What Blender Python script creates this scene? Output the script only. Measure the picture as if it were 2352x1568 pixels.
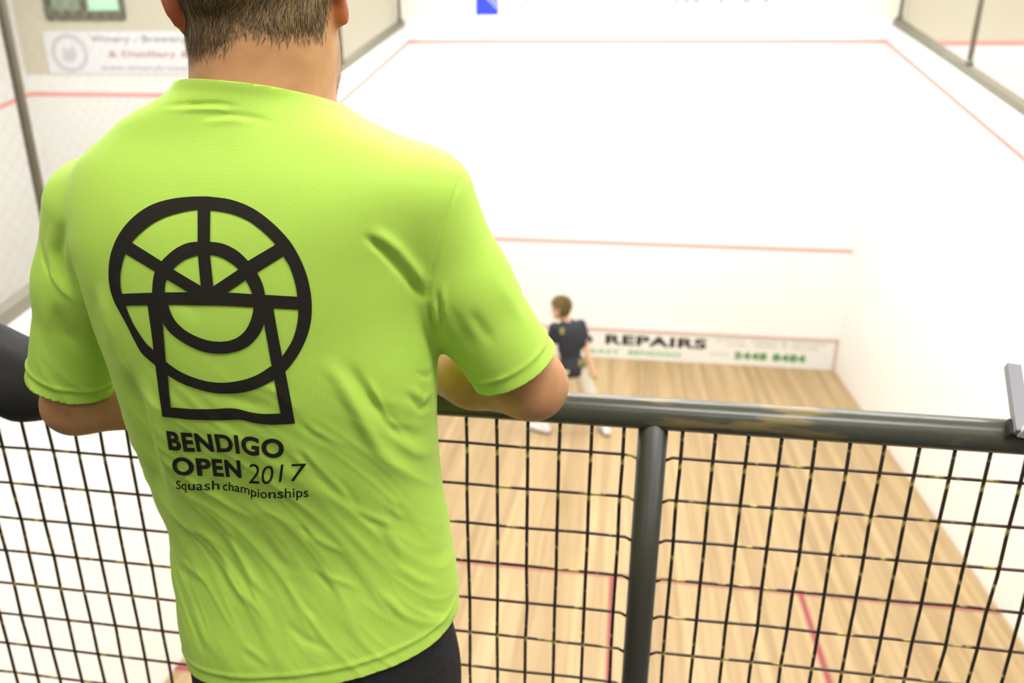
import bpy, bmesh, math, random
import numpy as np
from mathutils import Vector, Matrix
from mathutils.bvhtree import BVHTree

for _o in list(bpy.data.objects):
    bpy.data.objects.remove(_o, do_unlink=True)
SC = bpy.context.scene
COL = SC.collection
random.seed(7); RNG = np.random.default_rng(7)
PI = math.pi

# ------------------------------------------------------------------ camera
CAM = np.array([3.11819, -1.47407, 4.19395])
YAW, PITCH, ROLL, FPX = -0.14354, -0.34108, 0.00512, 1741.6358
def cam_basis():
    f = np.array([math.sin(YAW)*math.cos(PITCH), math.cos(YAW)*math.cos(PITCH), math.sin(PITCH)])
    r = np.array([math.cos(YAW), -math.sin(YAW), 0.0]); u = np.cross(r, f)
    return (r*math.cos(ROLL)+u*math.sin(ROLL), -r*math.sin(ROLL)+u*math.cos(ROLL), f)
CR, CU, CF = cam_basis()
cd = bpy.data.cameras.new('camera'); cam = bpy.data.objects.new('camera', cd); COL.objects.link(cam)
cam.matrix_world = Matrix(((CR[0], CU[0], -CF[0], CAM[0]), (CR[1], CU[1], -CF[1], CAM[1]), (CR[2], CU[2], -CF[2], CAM[2]), (0, 0, 0, 1)))
cd.sensor_width = 36.0; cd.sensor_fit = 'HORIZONTAL'; cd.lens = FPX/2352*36.0
cd.clip_start = 0.02; cd.clip_end = 100
cd.dof.use_dof = True; cd.dof.focus_distance = 0.80; cd.dof.aperture_fstop = 4.2
SC.camera = cam

# ------------------------------------------------------------------ world, exposure
w = bpy.data.worlds.new('world'); SC.world = w; w.use_nodes = True
w.node_tree.nodes['Background'].inputs[0].default_value = (0.9, 0.95, 1.0, 1)
w.node_tree.nodes['Background'].inputs[1].default_value = 0.3
SC.view_settings.view_transform = 'Standard'; SC.view_settings.look = 'None'
SC.view_settings.gamma = 1.0; SC.view_settings.use_curve_mapping = False
SC.view_settings.exposure = 0.0
SC.cycles.use_denoising = True
SC.cycles.max_bounces = 6; SC.cycles.diffuse_bounces = 4; SC.cycles.glossy_bounces = 2
SC.cycles.use_adaptive_sampling = True; SC.cycles.adaptive_threshold = 0.1; SC.cycles.adaptive_min_samples = 16
SC.cycles.caustics_reflective = False; SC.cycles.caustics_refractive = False
LAMP_COURT, LAMP_SIDE, LAMP_BALCONY = 58.0, 74.0, 30.0

# ------------------------------------------------------------------ helpers: where a sight line meets a plane of the place
def ray(x, y):
    return CF + CR*(x-1176)/FPX + CU*(784-y)/FPX
def on_y(x, y, Y):
    d = ray(x, y); return CAM + d*((Y-CAM[1])/d[1])
def project(P):
    d = np.asarray(P, float)-CAM; z = d@CF
    return 1176+FPX*(d@CR)/z, 784-FPX*(d@CU)/z

def tag(o, label=None, cat=None, group=None, kind=None):
    if label: o['label'] = label
    if cat: o['category'] = cat
    if group: o['group'] = group
    if kind: o['kind'] = kind
    return o
def empty(name, loc=(0, 0, 0)):
    o = bpy.data.objects.new(name, None); o.location = loc; o.empty_display_size = .1; COL.objects.link(o); return o
def link_mesh(name, me, m=None, parent=None):
    o = bpy.data.objects.new(name, me); COL.objects.link(o)
    if m and not me.materials: me.materials.append(m)
    if parent:
        o.parent = parent
        o.matrix_parent_inverse = Matrix.Translation(parent_world(parent)).inverted()
    return o
def parent_world(p):
    t = Vector(p.location)
    q = p.parent
    while q: t = t + Vector(q.location); q = q.parent
    # children of placed parents keep world coordinates
    return t if p.parent is None else Vector(p.matrix_parent_inverse @ p.location) + parent_world(p.parent)
def mesh_np(name, V, F, m=None, parent=None, smooth=True):
    me = bpy.data.meshes.new(name); me.from_pydata([tuple(map(float, v)) for v in V], [], [tuple(map(int, f)) for f in F]); me.update()
    if smooth: me.polygons.foreach_set('use_smooth', [True]*len(me.polygons))
    return link_mesh(name, me, m, parent)
def box_data(x0, x1, y0, y1, z0, z1):
    V = [(x, y, z) for z in (z0, z1) for y in (y0, y1) for x in (x0, x1)]
    F = [(0, 2, 3, 1), (4, 5, 7, 6), (0, 1, 5, 4), (2, 6, 7, 3), (0, 4, 6, 2), (1, 3, 7, 5)]
    return V, F
def box(name, x0, x1, y0, y1, z0, z1, m, parent=None, bevel=0):
    V, F = box_data(x0, x1, y0, y1, z0, z1)
    if bevel:
        bm = bmesh.new(); vs = [bm.verts.new(v) for v in V]; [bm.faces.new([vs[i] for i in f]) for f in F]
        bmesh.ops.recalc_face_normals(bm, faces=bm.faces)
        bmesh.ops.bevel(bm, geom=bm.edges[:], offset=bevel, segments=2, affect='EDGES', profile=.5)
        me = bpy.data.meshes.new(name); bm.to_mesh(me); bm.free(); return link_mesh(name, me, m, parent)
    return mesh_np(name, V, F, m, parent, smooth=False)
def tube_data(pts, r, n=12, caps=True):
    pts = [Vector(p) for p in pts]; rs = r if isinstance(r, (list, tuple)) else [r]*len(pts)
    V, F = [], []; prev = None
    for i, p in enumerate(pts):
        t = (pts[min(i+1, len(pts)-1)]-pts[max(i-1, 0)]).normalized()
        if prev is None:
            a = Vector((0, 0, 1)) if abs(t.z) < .9 else Vector((0, 1, 0)); u = t.cross(a).normalized()
        else:
            u = (prev-t*prev.dot(t)).normalized()
        prev = u; v = t.cross(u)
        for k in range(n):
            th = 2*PI*k/n; V.append(p+(u*math.cos(th)+v*math.sin(th))*rs[i])
    for i in range(len(pts)-1):
        for k in range(n):
            a = i*n+k; b = i*n+(k+1) % n; F.append((a, b, b+n, a+n))
    if caps:
        F.append(tuple(range(n-1, -1, -1))); F.append(tuple((len(pts)-1)*n+k for k in range(n)))
    return V, F
def tube(name, pts, r, m, parent=None, n=12):
    V, F = tube_data(pts, r, n); return mesh_np(name, V, F, m, parent)

# ------------------------------------------------------------------ materials
def new_mat(name):
    m = bpy.data.materials.new(name); m.use_nodes = True
    return m, m.node_tree.nodes, m.node_tree.links, m.node_tree.nodes['Principled BSDF']
def plain(name, c, rough=.6, var=0.0, scale=8.0, bump=0.0, bscale=60.0, metal=0.0, spec=.4, stretch=None):
    m, N, L, B = new_mat(name)
    B.inputs['Roughness'].default_value = rough; B.inputs['Metallic'].default_value = metal
    B.inputs['Specular IOR Level'].default_value = spec
    B.inputs['Base Color'].default_value = (*c, 1)
    tc = N.new('ShaderNodeTexCoord'); mp = N.new('ShaderNodeMapping'); L.new(tc.outputs['Object'], mp.inputs[0])
    if stretch: mp.inputs['Scale'].default_value = stretch
    if var:
        nz = N.new('ShaderNodeTexNoise'); nz.inputs['Scale'].default_value = scale; nz.inputs['Detail'].default_value = 5
        L.new(mp.outputs[0], nz.inputs['Vector'])
        mx = N.new('ShaderNodeMixRGB'); mx.inputs[1].default_value = (*[x*(1-var) for x in c], 1); mx.inputs[2].default_value = (*[min(1, x*(1+var)) for x in c], 1)
        L.new(nz.outputs['Fac'], mx.inputs[0]); L.new(mx.outputs[0], B.inputs['Base Color'])
    if bump:
        n2 = N.new('ShaderNodeTexNoise'); n2.inputs['Scale'].default_value = bscale; n2.inputs['Detail'].default_value = 4
        L.new(mp.outputs[0], n2.inputs['Vector'])
        bp = N.new('ShaderNodeBump'); bp.inputs['Strength'].default_value = bump; bp.inputs['Distance'].default_value = .01
        L.new(n2.outputs['Fac'], bp.inputs['Height']); L.new(bp.outputs[0], B.inputs['Normal'])
    return m
def worn_or_glint(name, c, c2, thr, rough, scale, metal=.0, soft=.06, stretch=None, rough2=None, spec=.5):
    """paint in colour c with noise patches of c2: wear, on the rail also painted-in highlight"""
    m, N, L, B = new_mat(name)
    tc = N.new('ShaderNodeTexCoord'); mp = N.new('ShaderNodeMapping'); L.new(tc.outputs['Object'], mp.inputs[0])
    if stretch: mp.inputs['Scale'].default_value = stretch
    nz = N.new('ShaderNodeTexNoise'); nz.inputs['Scale'].default_value = scale; nz.inputs['Detail'].default_value = 6
    L.new(mp.outputs[0], nz.inputs['Vector'])
    rp = N.new('ShaderNodeValToRGB'); rp.color_ramp.elements[0].position = thr; rp.color_ramp.elements[1].position = thr+soft
    rp.color_ramp.elements[0].color = (*c, 1); rp.color_ramp.elements[1].color = (*c2, 1)
    L.new(nz.outputs['Fac'], rp.inputs[0]); L.new(rp.outputs[0], B.inputs['Base Color'])
    B.inputs['Roughness'].default_value = rough; B.inputs['Metallic'].default_value = metal; B.inputs['Specular IOR Level'].default_value = spec
    bp = N.new('ShaderNodeBump'); bp.inputs['Strength'].default_value = .25; bp.inputs['Distance'].default_value = .002
    L.new(nz.outputs['Fac'], bp.inputs['Height']); L.new(bp.outputs[0], B.inputs['Normal'])
    return m
def attr_mat(name, rough, sss=0.0, bump=0.0, bscale=200, var=.12, spec=.3):
    m, N, L, B = new_mat(name)
    at = N.new('ShaderNodeAttribute'); at.attribute_name = 'Col'
    tc = N.new('ShaderNodeTexCoord'); nz = N.new('ShaderNodeTexNoise'); nz.inputs['Scale'].default_value = 45; nz.inputs['Detail'].default_value = 6
    L.new(tc.outputs['Object'], nz.inputs['Vector'])
    mr = N.new('ShaderNodeMapRange'); mr.inputs[1].default_value = .25; mr.inputs[2].default_value = .75; mr.inputs[3].default_value = 1-var; mr.inputs[4].default_value = 1+var
    L.new(nz.outputs['Fac'], mr.inputs[0])
    mx = N.new('ShaderNodeVectorMath'); mx.operation = 'MULTIPLY'; L.new(at.outputs['Color'], mx.inputs[0]); L.new(mr.outputs[0], mx.inputs[1])
    L.new(mx.outputs[0], B.inputs['Base Color']); B.inputs['Roughness'].default_value = rough; B.inputs['Specular IOR Level'].default_value = spec
    if sss:
        B.inputs['Subsurface Weight'].default_value = sss; B.inputs['Subsurface Radius'].default_value = (.012, .004, .002); B.inputs['Subsurface Scale'].default_value = .5
    if bump:
        n2 = N.new('ShaderNodeTexNoise'); n2.inputs['Scale'].default_value = bscale; L.new(tc.outputs['Object'], n2.inputs['Vector'])
        bp = N.new('ShaderNodeBump'); bp.inputs['Strength'].default_value = bump; bp.inputs['Distance'].default_value = .002
        L.new(n2.outputs['Fac'], bp.inputs['Height']); L.new(bp.outputs[0], B.inputs['Normal'])
    return m
def emit(name, c, s):
    m, N, L, B = new_mat(name); B.inputs['Base Color'].default_value = (*c, 1)
    B.inputs['Emission Color'].default_value = (*c, 1); B.inputs['Emission Strength'].default_value = s; return m
def knit(name, c, var=.05):
    """sports fabric with fine dotted knit"""
    m, N, L, B = new_mat(name)
    tc = N.new('ShaderNodeTexCoord')
    nz = N.new('ShaderNodeTexNoise'); nz.inputs['Scale'].default_value = 9; nz.inputs['Detail'].default_value = 3; L.new(tc.outputs['Object'], nz.inputs['Vector'])
    mx = N.new('ShaderNodeMixRGB'); mx.inputs[1].default_value = (*[x*(1-var) for x in c], 1); mx.inputs[2].default_value = (*[min(1, x*(1+var)) for x in c], 1)
    L.new(nz.outputs['Fac'], mx.inputs[0]); L.new(mx.outputs[0], B.inputs['Base Color'])
    mp = N.new('ShaderNodeMapping'); mp.inputs['Rotation'].default_value = (0, PI/4, 0); L.new(tc.outputs['Object'], mp.inputs[0])
    vo = N.new('ShaderNodeTexVoronoi'); vo.inputs['Scale'].default_value = 520; vo.inputs['Randomness'].default_value = .25; L.new(mp.outputs[0], vo.inputs['Vector'])
    bp = N.new('ShaderNodeBump'); bp.inputs['Strength'].default_value = .22; bp.inputs['Distance'].default_value = .0008
    L.new(vo.outputs['Distance'], bp.inputs['Height']); L.new(bp.outputs[0], B.inputs['Normal'])
    B.inputs['Roughness'].default_value = .62; B.inputs['Specular IOR Level'].default_value = .25
    B.inputs['Sheen Weight'].default_value = .12; B.inputs['Sheen Tint'].default_value = (.9, 1, .6, 1); B.inputs['Sheen Roughness'].default_value = .4
    return m
def wood_mat():
    m, N, L, B = new_mat('maple_boards')
    oi = N.new('ShaderNodeObjectInfo'); tc = N.new('ShaderNodeTexCoord'); mp = N.new('ShaderNodeMapping'); mp.inputs['Scale'].default_value = (22, .7, 1)
    ad = N.new('ShaderNodeVectorMath'); ad.operation = 'ADD'; L.new(tc.outputs['Object'], ad.inputs[0]); L.new(oi.outputs['Location'], ad.inputs[1])
    L.new(ad.outputs[0], mp.inputs[0])
    nz = N.new('ShaderNodeTexNoise'); nz.inputs['Scale'].default_value = 1.0; nz.inputs['Detail'].default_value = 5; L.new(mp.outputs[0], nz.inputs['Vector'])
    r1 = N.new('ShaderNodeValToRGB'); e = r1.color_ramp.elements
    e[0].position = .25; e[0].color = (.37, .255, .130, 1); e[1].position = .75; e[1].color = (.53, .405, .225, 1)
    L.new(nz.outputs['Fac'], r1.inputs[0])
    r2 = N.new('ShaderNodeValToRGB'); e = r2.color_ramp.elements
    e[0].color = (.80, .76, .70, 1); e[1].color = (1.04, 1.02, .98, 1); L.new(oi.outputs['Random'], r2.inputs[0])
    mx = N.new('ShaderNodeVectorMath'); mx.operation = 'MULTIPLY'; L.new(r1.outputs[0], mx.inputs[0]); L.new(r2.outputs[0], mx.inputs[1])
    L.new(mx.outputs[0], B.inputs['Base Color']); B.inputs['Roughness'].default_value = .42; B.inputs['Specular IOR Level'].default_value = .35
    return m

M = {
 'plaster': plain('white_court_plaster', (.86, .855, .835), .55, var=.02, scale=1.5, bump=.03),
 'plaster_side': plain('off_white_plaster', (.80, .795, .76), .6, var=.03, scale=1.2),
 'beige': plain('beige_upper_wall', (.60, .555, .43), .7, var=.06, scale=1.0),
 'beige_light': plain('pale_cream_wall', (.80, .77, .66), .7, var=.04, scale=1.0),
 'cap': plain('olive_grey_steel', (.20, .185, .14), .6, var=.15, scale=5),
 'post': plain('grey_net_post', (.22, .205, .16), .5, var=.15, scale=12),
 'net': plain('galvanised_net_wire', (.42, .41, .37), .5, metal=.3),
 'ceiling': plain('white_ceiling', (.80, .80, .78), .8, var=.03, scale=.5),
 'concrete': plain('balcony_carpet_grey', (.10, .10, .105), .9, var=.15, scale=20, bump=.2),
 'wood': wood_mat(),
 'back_wall': plain('brown_brick_coloured_paint', (.20, .15, .11), .8, var=.2, scale=4),
 'joint': plain('dark_board_joint', (.16, .10, .05), .7),
 'line': plain('red_court_line', (.78, .30, .27), .6),
 'line_floor': plain('dark_red_floor_line', (.30, .062, .066), .5),
 'line_pale': plain('faded_red_line', (.60, .42, .36), .6),
 'board_white': plain('white_sign_board', (.80, .80, .77), .4),
 'black_ink': plain('black_letter_paint', (.02, .018, .012), .5),
 'green_ink': plain('green_letter_paint', (.10, .42, .10), .5),
 'green_dark': plain('dark_green_letter_paint', (.06, .26, .04), .5),
 'grey_ink': plain('pale_grey_green_print', (.46, .50, .42), .5),
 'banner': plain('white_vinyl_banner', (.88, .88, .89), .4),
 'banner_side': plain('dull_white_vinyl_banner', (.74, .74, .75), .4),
 'blue': plain('bright_blue_print', (.03, .06, .80), .4),
 'blue_text': plain('pale_blue_print', (.25, .27, .82), .4),
 'cyan_text': plain('pale_cyan_print', (.40, .60, .85), .4),
 'logo_grey': plain('silver_emblem_print', (.55, .58, .62), .4),
 'text_grey': plain('grey_print', (.30, .30, .30), .5),
 'text_red': plain('dusty_red_print', (.45, .20, .19), .5),
 'maroon': plain('maroon_print', (.20, .03, .04), .5),
 'ring_grey': plain('pale_grey_ring_print', (.55, .55, .56), .5),
 'win_frame': plain('dark_olive_frame', (.13, .125, .085), .5, var=.1),
 'pane_dull': plain('dull_green_glass', (.24, .29, .19), .15, spec=.6),
 'pane_mint': plain('mint_lit_glass', (.52, .86, .62), .25, spec=.5),  # tube-lit brightness of the pane is put into its base colour
 'rail': worn_or_glint('dark_green_rail_paint_worn_and_glint', (.068, .068, .049), (.20, .150, .060), .54, .29, 5, stretch=(1.2, 7, 7)),  # gold patches: some wear, the rest a painted-in highlight along the rail
 'post_rail': worn_or_glint('worn_dark_post_paint', (.042, .041, .029), (.22, .19, .08), .74, .38, 14),
 'wire': worn_or_glint('chipped_dark_wire_paint', (.026, .016, .007), (.42, .32, .07), .565, .38, 42, soft=.07),
 'wire2': worn_or_glint('chipped_brown_wire_paint', (.050, .022, .009), (.50, .38, .09), .56, .38, 34, soft=.10),
 'alu': plain('brushed_aluminium', (.27, .27, .29), .5, metal=.0, var=.05, scale=30),
 'white_sheet': plain('white_laminate', (.88, .88, .87), .35),
 'rubber': plain('black_rubber', (.02, .02, .02), .6),
 'lime': knit('lime_sports_knit', (.455, .70, .092)),
 'ink': plain('black_screen_print', (.020, .018, .013), .75, spec=.15, var=.3, scale=700),
 'shorts': plain('black_shorts_cloth', (.012, .012, .012), .8, bump=.2, bscale=90),
 'skin': attr_mat('skin', .5, sss=.12, bump=.12, bscale=160),
 'hair': attr_mat('hair', .6, var=.25, spec=.15),
 'jacket': plain('black_quilted_jacket', (.016, .015, .014), .75, bump=.35, bscale=30),
 'trousers': plain('charcoal_trousers', (.035, .035, .04), .85, bump=.2, bscale=80),
 'navy': plain('dark_navy_tee', (.022, .026, .036), .75, bump=.2, bscale=40),
 'cream': plain('cream_shorts', (.66, .63, .54), .8, bump=.2, bscale=40),
 'yellow': plain('yellow_print', (.27, .235, .06), .6),
 'shoe_white': plain('white_shoe', (.74, .73, .74), .5),
 'shoe_black': plain('black_shoe_trim', (.02, .02, .022), .5),
 'diffuser': emit('fluorescent_diffuser', (1, .99, .95), 6.0),
 'housing': plain('white_lamp_housing', (.8, .8, .8), .4),
}

# ------------------------------------------------------------------ text
def font_mesh(body, bold=0.0, maxlen=None):
    """2D letter mesh: vertices scaled so the cap height is 1 and the baseline is 0; returns (V, F, width)"""
    def raw(s):
        cu = bpy.data.curves.new('t', 'FONT'); cu.body = s; cu.size = 1; cu.offset = bold; cu.resolution_u = 6; cu.space_character = 1.0+bold*2.6
        o = bpy.data.objects.new('t', cu); COL.objects.link(o)
        bpy.context.view_layer.update()
        dg = bpy.context.evaluated_depsgraph_get(); me = bpy.data.meshes.new_from_object(o.evaluated_get(dg))
        bpy.data.objects.remove(o, do_unlink=True); bpy.data.curves.remove(cu); return me
    h = raw('H'); ys = [v.co.y for v in h.vertices]; b0, cap = min(ys), max(ys)-min(ys); bpy.data.meshes.remove(h)
    me = raw(body); bm = bmesh.new(); bm.from_mesh(me); bpy.data.meshes.remove(me)
    bmesh.ops.remove_doubles(bm, verts=bm.verts, dist=1e-5)
    x0 = min(v.co.x for v in bm.verts); x1 = max(v.co.x for v in bm.verts)
    for v in bm.verts: v.co = Vector(((v.co.x-x0)/cap, (v.co.y-b0)/cap, 0))
    if maxlen:
        bmesh.ops.triangulate(bm, faces=bm.faces)
        for _ in range(5):
            es = [e for e in bm.edges if e.calc_length() > maxlen]
            if not es: break
            bmesh.ops.subdivide_edges(bm, edges=es, cuts=1); bmesh.ops.triangulate(bm, faces=bm.faces)
    bm.verts.ensure_lookup_table()
    V = [tuple(v.co[:2]) for v in bm.verts]; F = [[v.index for v in f.verts] for f in bm.faces]; bm.free()
    return np.array(V), F, (x1-x0)/cap
def wall_text(name, body, x0, x1, z0, cap, Y, m, parent, bold=0.0, depth=.0015):
    """lettering on a wall that faces -Y, stretched between x0 and x1"""
    wd = font_mesh(body, bold)[2]; k = (x1-x0)/wd
    for i, word in enumerate(body.split(' ')):
        V, F, ww = font_mesh(word, bold)
        end = font_mesh(' '.join(body.split(' ')[:i+1]), bold)[2]
        P = [(x0+(end-ww+v[0])*k, Y-depth, z0+v[1]*cap) for v in V]
        mesh_np(name, P, F, m, parent, smooth=False)

# ------------------------------------------------------------------ the courts
YF = 9.75
OUT_SLOPE = (4.57-2.13)/9.75
TOP_SLOPE = .239
def top_z(y): return 4.80-(YF-y)*TOP_SLOPE
def slope_z(y, base): return base-(YF-y)*OUT_SLOPE
# floor of the middle court: one board after the other
floor = box('floor', -.1, 6.5, -.35, 9.95, -.12, -.022, M['joint']); tag(floor, 'pale maple strip floor of the squash court', 'floor', kind='structure')
NB = 80; bw = 6.4/NB
V, F = box_data(.0008, bw-.0008, 0, 10.05, -.022, 0)
bme = bpy.data.meshes.new('floorboard'); bme.from_pydata(V, [], F); bme.materials.append(M['wood'])
for i in range(NB):
    b = bpy.data.objects.new('floorboard', bme); COL.objects.link(b); b.parent = floor; b.location = (i*bw, -.30, 0)
def floor_line(x0, x1, y0, y1):
    box('floor_line', x0, x1, y0, y1, .0002, .0012, M['line_floor'], floor)
floor_line(0, 6.4, 4.21, 4.26); floor_line(3.175, 3.225, -.3, 4.21)
floor_line(1.575, 1.625, 2.61, 4.21); floor_line(4.775, 4.825, 2.61, 4.21)
floor_line(0, 1.575, 2.61, 2.66); floor_line(4.825, 6.4, 2.61, 2.66)
for nm, x0, x1, lb in (('floor_left', -6.12, -.2, 'maple floor of the neighbouring court on the left'), ('floor_right', 6.6, 12.8, 'maple floor of the neighbouring court on the right')):
    zf = -.75 if nm == 'floor_left' else 0
    tag(box(nm, x0, x1, -.35, 9.95, zf-.1, zf, M['wood']), lb, 'floor', kind='structure')

# front walls
wf = box('wall_front', -.2, 6.6, YF, YF+.25, -.1, 4.87, M['plaster']); tag(wf, 'white plaster front wall of the middle squash court', 'wall', kind='structure')
box('upper_wall_band', -.2, 6.6, YF+.02, YF+.25, 4.87, 7.2, M['beige_light'], wf)
box('out_line', 0, 6.4, YF-.002, YF+.01, 4.57, 4.62, M['line'], wf)
box('service_line', 0, 6.4, YF-.002, YF+.01, 1.78, 1.83, M['line'], wf)
wr = box('wall_front_right', 6.6, 12.8, YF, YF+.25, -.1, 4.57, M['plaster_side']); tag(wr, 'front wall of the right-hand court beyond the net posts', 'wall', kind='structure')
box('upper_wall_band', 6.6, 12.8, YF, YF+.25, 4.57, 7.2, M['beige'], wr)
box('out_line', 6.6, 12.8, YF-.003, YF+.01, 4.545, 4.60, M['line'], wr)
wl = box('wall_front_left', -6.35, -.2, YF, YF+.25, -.85, 4.12, M['plaster_side']); tag(wl, 'front wall of the left-hand court, behind the head', 'wall', kind='structure')
box('upper_wall_band', -6.35, -.2, YF, YF+.25, 4.12, 7.2, M['beige'], wl)
box('out_line', -6.12, -.2, YF-.003, YF+.01, 3.81, 3.865, M['line'], wl)

# dividing walls with sloping tops
def divider(name, x0, x1, zbot, label):
    zt = 4.80; zb = zt-(YF+.3)*TOP_SLOPE
    V = [(x0, -.3, zbot), (x1, -.3, zbot), (x1, YF, zbot), (x0, YF, zbot), (x0, -.3, zb), (x1, -.3, zb), (x1, YF, zt), (x0, YF, zt)]
    F = [(0, 3, 2, 1), (4, 5, 6, 7), (0, 1, 5, 4), (1, 2, 6, 5), (2, 3, 7, 6), (3, 0, 4, 7)]
    o = mesh_np(name, V, F, M['plaster'], smooth=False); tag(o, label, 'wall', kind='structure')
    e = -.055
    V = [(x0-e, -.3, zb), (x1+e, -.3, zb), (x1+e, YF-.01, zt), (x0-e, YF-.01, zt), (x0-e, -.3, zb+.075), (x1+e, -.3, zb+.075), (x1+e, YF-.01, zt+.075), (x0-e, YF-.01, zt+.075)]
    mesh_np('wall_cap', V, F, M['cap'], o, smooth=False)
    return o
dl = divider('wall_left', -.2, 0, -.85, 'white left side wall of the middle court with sloping top')
dr = divider('wall_right', 6.4, 6.6, -.1, 'white right side wall of the middle court with sloping top')
def side_line(x, parent):
    s = .004 if x < 3 else -.004
    z0, z1 = slope_z(-.3, 4.57), 4.57
    V = [(x+a, y, z+dz) for a in (-s, s) for y, z in ((-.3, z0), (YF, z1)) for dz in (0, .05)]
    F = [(0, 1, 3, 2), (4, 6, 7, 5), (0, 4, 5, 1), (2, 3, 7, 6), (0, 2, 6, 4), (1, 5, 7, 3)]
    mesh_np('out_line', V, F, M['line'], parent, smooth=False)
side_line(0, dl); side_line(6.4, dr)
# outer walls, rear, balcony and ceiling
fl = box('wall_far_left', -6.35, -6.12, -.35, YF, -.85, 7.2, M['plaster_side']); tag(fl, 'far side wall of the left-hand court', 'wall', kind='structure')
V = [(-6.125, y, z) for y, z in ((-.3, slope_z(-.3, 3.81)), (YF, 3.81), (YF, 3.865), (-.3, slope_z(-.3, 3.865)))]+[(-6.115, y, z) for y, z in ((-.3, slope_z(-.3, 3.81)), (YF, 3.81), (YF, 3.865), (-.3, slope_z(-.3, 3.865)))]
mesh_np('out_line', V, [(0, 1, 2, 3), (4, 7, 6, 5), (0, 4, 5, 1), (1, 5, 6, 2), (2, 6, 7, 3), (3, 7, 4, 0)], M['line'], fl, smooth=False)
tag(box('wall_far_right', 12.8, 13.05, -6, YF, -.1, 7.2, M['plaster_side']), 'far side wall of the right-hand court', 'wall', kind='structure')
tag(box('wall_court_rear', -6.35, 13.05, -.40, -.30, -.85, 2.45, M['plaster']), 'rear wall of the courts under the balcony', 'wall', kind='structure')
tag(box('floor_balcony', -6.35, 13.05, -6, -.34, 2.45, 2.62, M['concrete']), 'grey floor of the viewing balcony', 'floor', kind='structure')
tag(box('wall_back', -6.35, 13.05, -6.2, -6, 2.45, 7.2, M['back_wall']), 'brown back wall of the viewing balcony', 'wall', kind='structure')
tag(box('wall_balcony_left', -6.55, -6.35, -6.2, YF, 2.45, 7.2, M['plaster_side']), 'left end wall of the hall', 'wall', kind='structure')
tag(box('ceiling', -6.55, 13.05, -6.2, YF+.25, 7.2, 7.35, M['ceiling']), 'white ceiling of the squash hall', 'ceiling', kind='structure')

# net posts on the dividing walls
for xs, side in ((-.1, 'left'), (6.5, 'right')):
    for k, y in enumerate((9.66, 7.25, 4.80, 2.36)):
        zb = top_z(y)+.078
        nm = ('in the corner at the front wall', 'second from the front wall', 'third from the front wall', 'nearest the balcony')[k]
        r = empty('net_post', (xs, y, zb)); tag(r, f'grey steel net post on the {side} side wall, {nm}', 'post', 'net posts on the side walls')
        tube('pole', [(xs, y, zb), (xs, y, 7.19)], .026, M['post'], r, 14)
        tube('base_collar', [(xs, y, zb), (xs, y, zb+.05)], .042, M['cap'], r, 14)
# chain-link netting above the dividing walls
def netting(xs, label):
    V, F = [], []; rr = .0007; p = .07
    y0, y1 = -.2, 9.66; ztop = 7.1
    def zlow(y): return top_z(y)+.09
    def add(a, b):
        n = len(V)
        for q in (a, b):
            for dx, dy in ((-rr, 0), (rr*.5, rr), (rr*.5, -rr)): V.append((q[0]+dx, q[1]+dy, q[2]))
        for i in range(3): j = (i+1) % 3; F.append((n+i, n+j, n+3+j, n+3+i))
    for sgn in (1, -1):
        c = -12.0
        while c < 24:
            # line y = c + sgn*(z) ; clip to the region
            pts = []
            for t in np.linspace(0, 1, 160):
                z = 2.2+t*(ztop-2.2); y = c+sgn*z
                if y0 <= y <= y1 and z >= zlow(y): pts.append((xs, y, z))
            for q in range(0, len(pts)-1, 8): add(pts[q], pts[min(q+8, len(pts)-1)])
            c += p*1.414
    o = mesh_np('safety_net', V, F, M['net'], None, smooth=False); tag(o, label, 'net'); return o
netting(-.1, 'thin wire netting above the left side wall'); netting(6.5, 'thin wire netting above the right side wall')

# ------------------------------------------------------------------ the tin with its lettering
tin = empty('tin_board', (3.2, YF-.03, 0)); tag(tin, 'long white sign board at the foot of the front wall lettered REPAIRS', 'sign board')
box('panel', .02, 6.36, YF-.03, YF-.002, .005, .45, M['board_white'], tin)
box('top_strip', .0, 6.4, YF-.045, YF-.002, .45, .48, M['line_pale'], tin)
box('end_strip', 6.36, 6.4, YF-.04, YF-.002, .0, .45, M['line_pale'], tin)
box('base_strip', .02, 6.36, YF-.034, YF-.002, .0, .03, M['board_white'], tin)
YT = YF-.03
def tin_text(name, body, pl, pr, m, bold=0.0):
    """pl, pr: (x, ytop, ybottom) at the word's ends"""
    a = on_y(pl[0], pl[2], YT); b = on_y(pr[0], pr[2], YT); c = on_y(pl[0], pl[1], YT)
    wall_text(name, body, a[0], b[0], (a[2]+b[2])/2, c[2]-a[2], YT, m, tin, bold)
tin_text('black_lettering', 'D', (1333, 768, 789), (1361, 769, 790), M['black_ink'], .045)
tin_text('black_lettering', 'REPAIRS', (1390, 768, 791), (1622, 779, 801), M['black_ink'], .045)
tin_text('green_lettering', 'EAST', (1357, 801, 811), (1423, 804, 813), M['green_ink'], .015)
tin_text('green_lettering', 'BENDIGO', (1443, 805, 816), (1563, 809, 819), M['green_ink'], .02)
tin_text('green_number', '5448 8484', (1686, 808, 825), (1849, 816, 832), M['green_dark'], .05)
tin_text('small_print', 'QUALITY', (1643, 776, 783), (1712, 779, 786), M['grey_ink'])
tin_text('small_print', 'WORK', (1668, 787, 795), (1715, 789, 797), M['grey_ink'])
tin_text('small_print', 'INSURANCE', (1725, 781, 789), (1785, 783, 791), M['grey_ink'])
tin_text('small_print', 'WORK', (1733, 791, 799), (1785, 793, 801), M['grey_ink'])
tin_text('small_print', 'FREE', (1795, 783, 801), (1806, 784, 802), M['grey_ink'])
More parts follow.
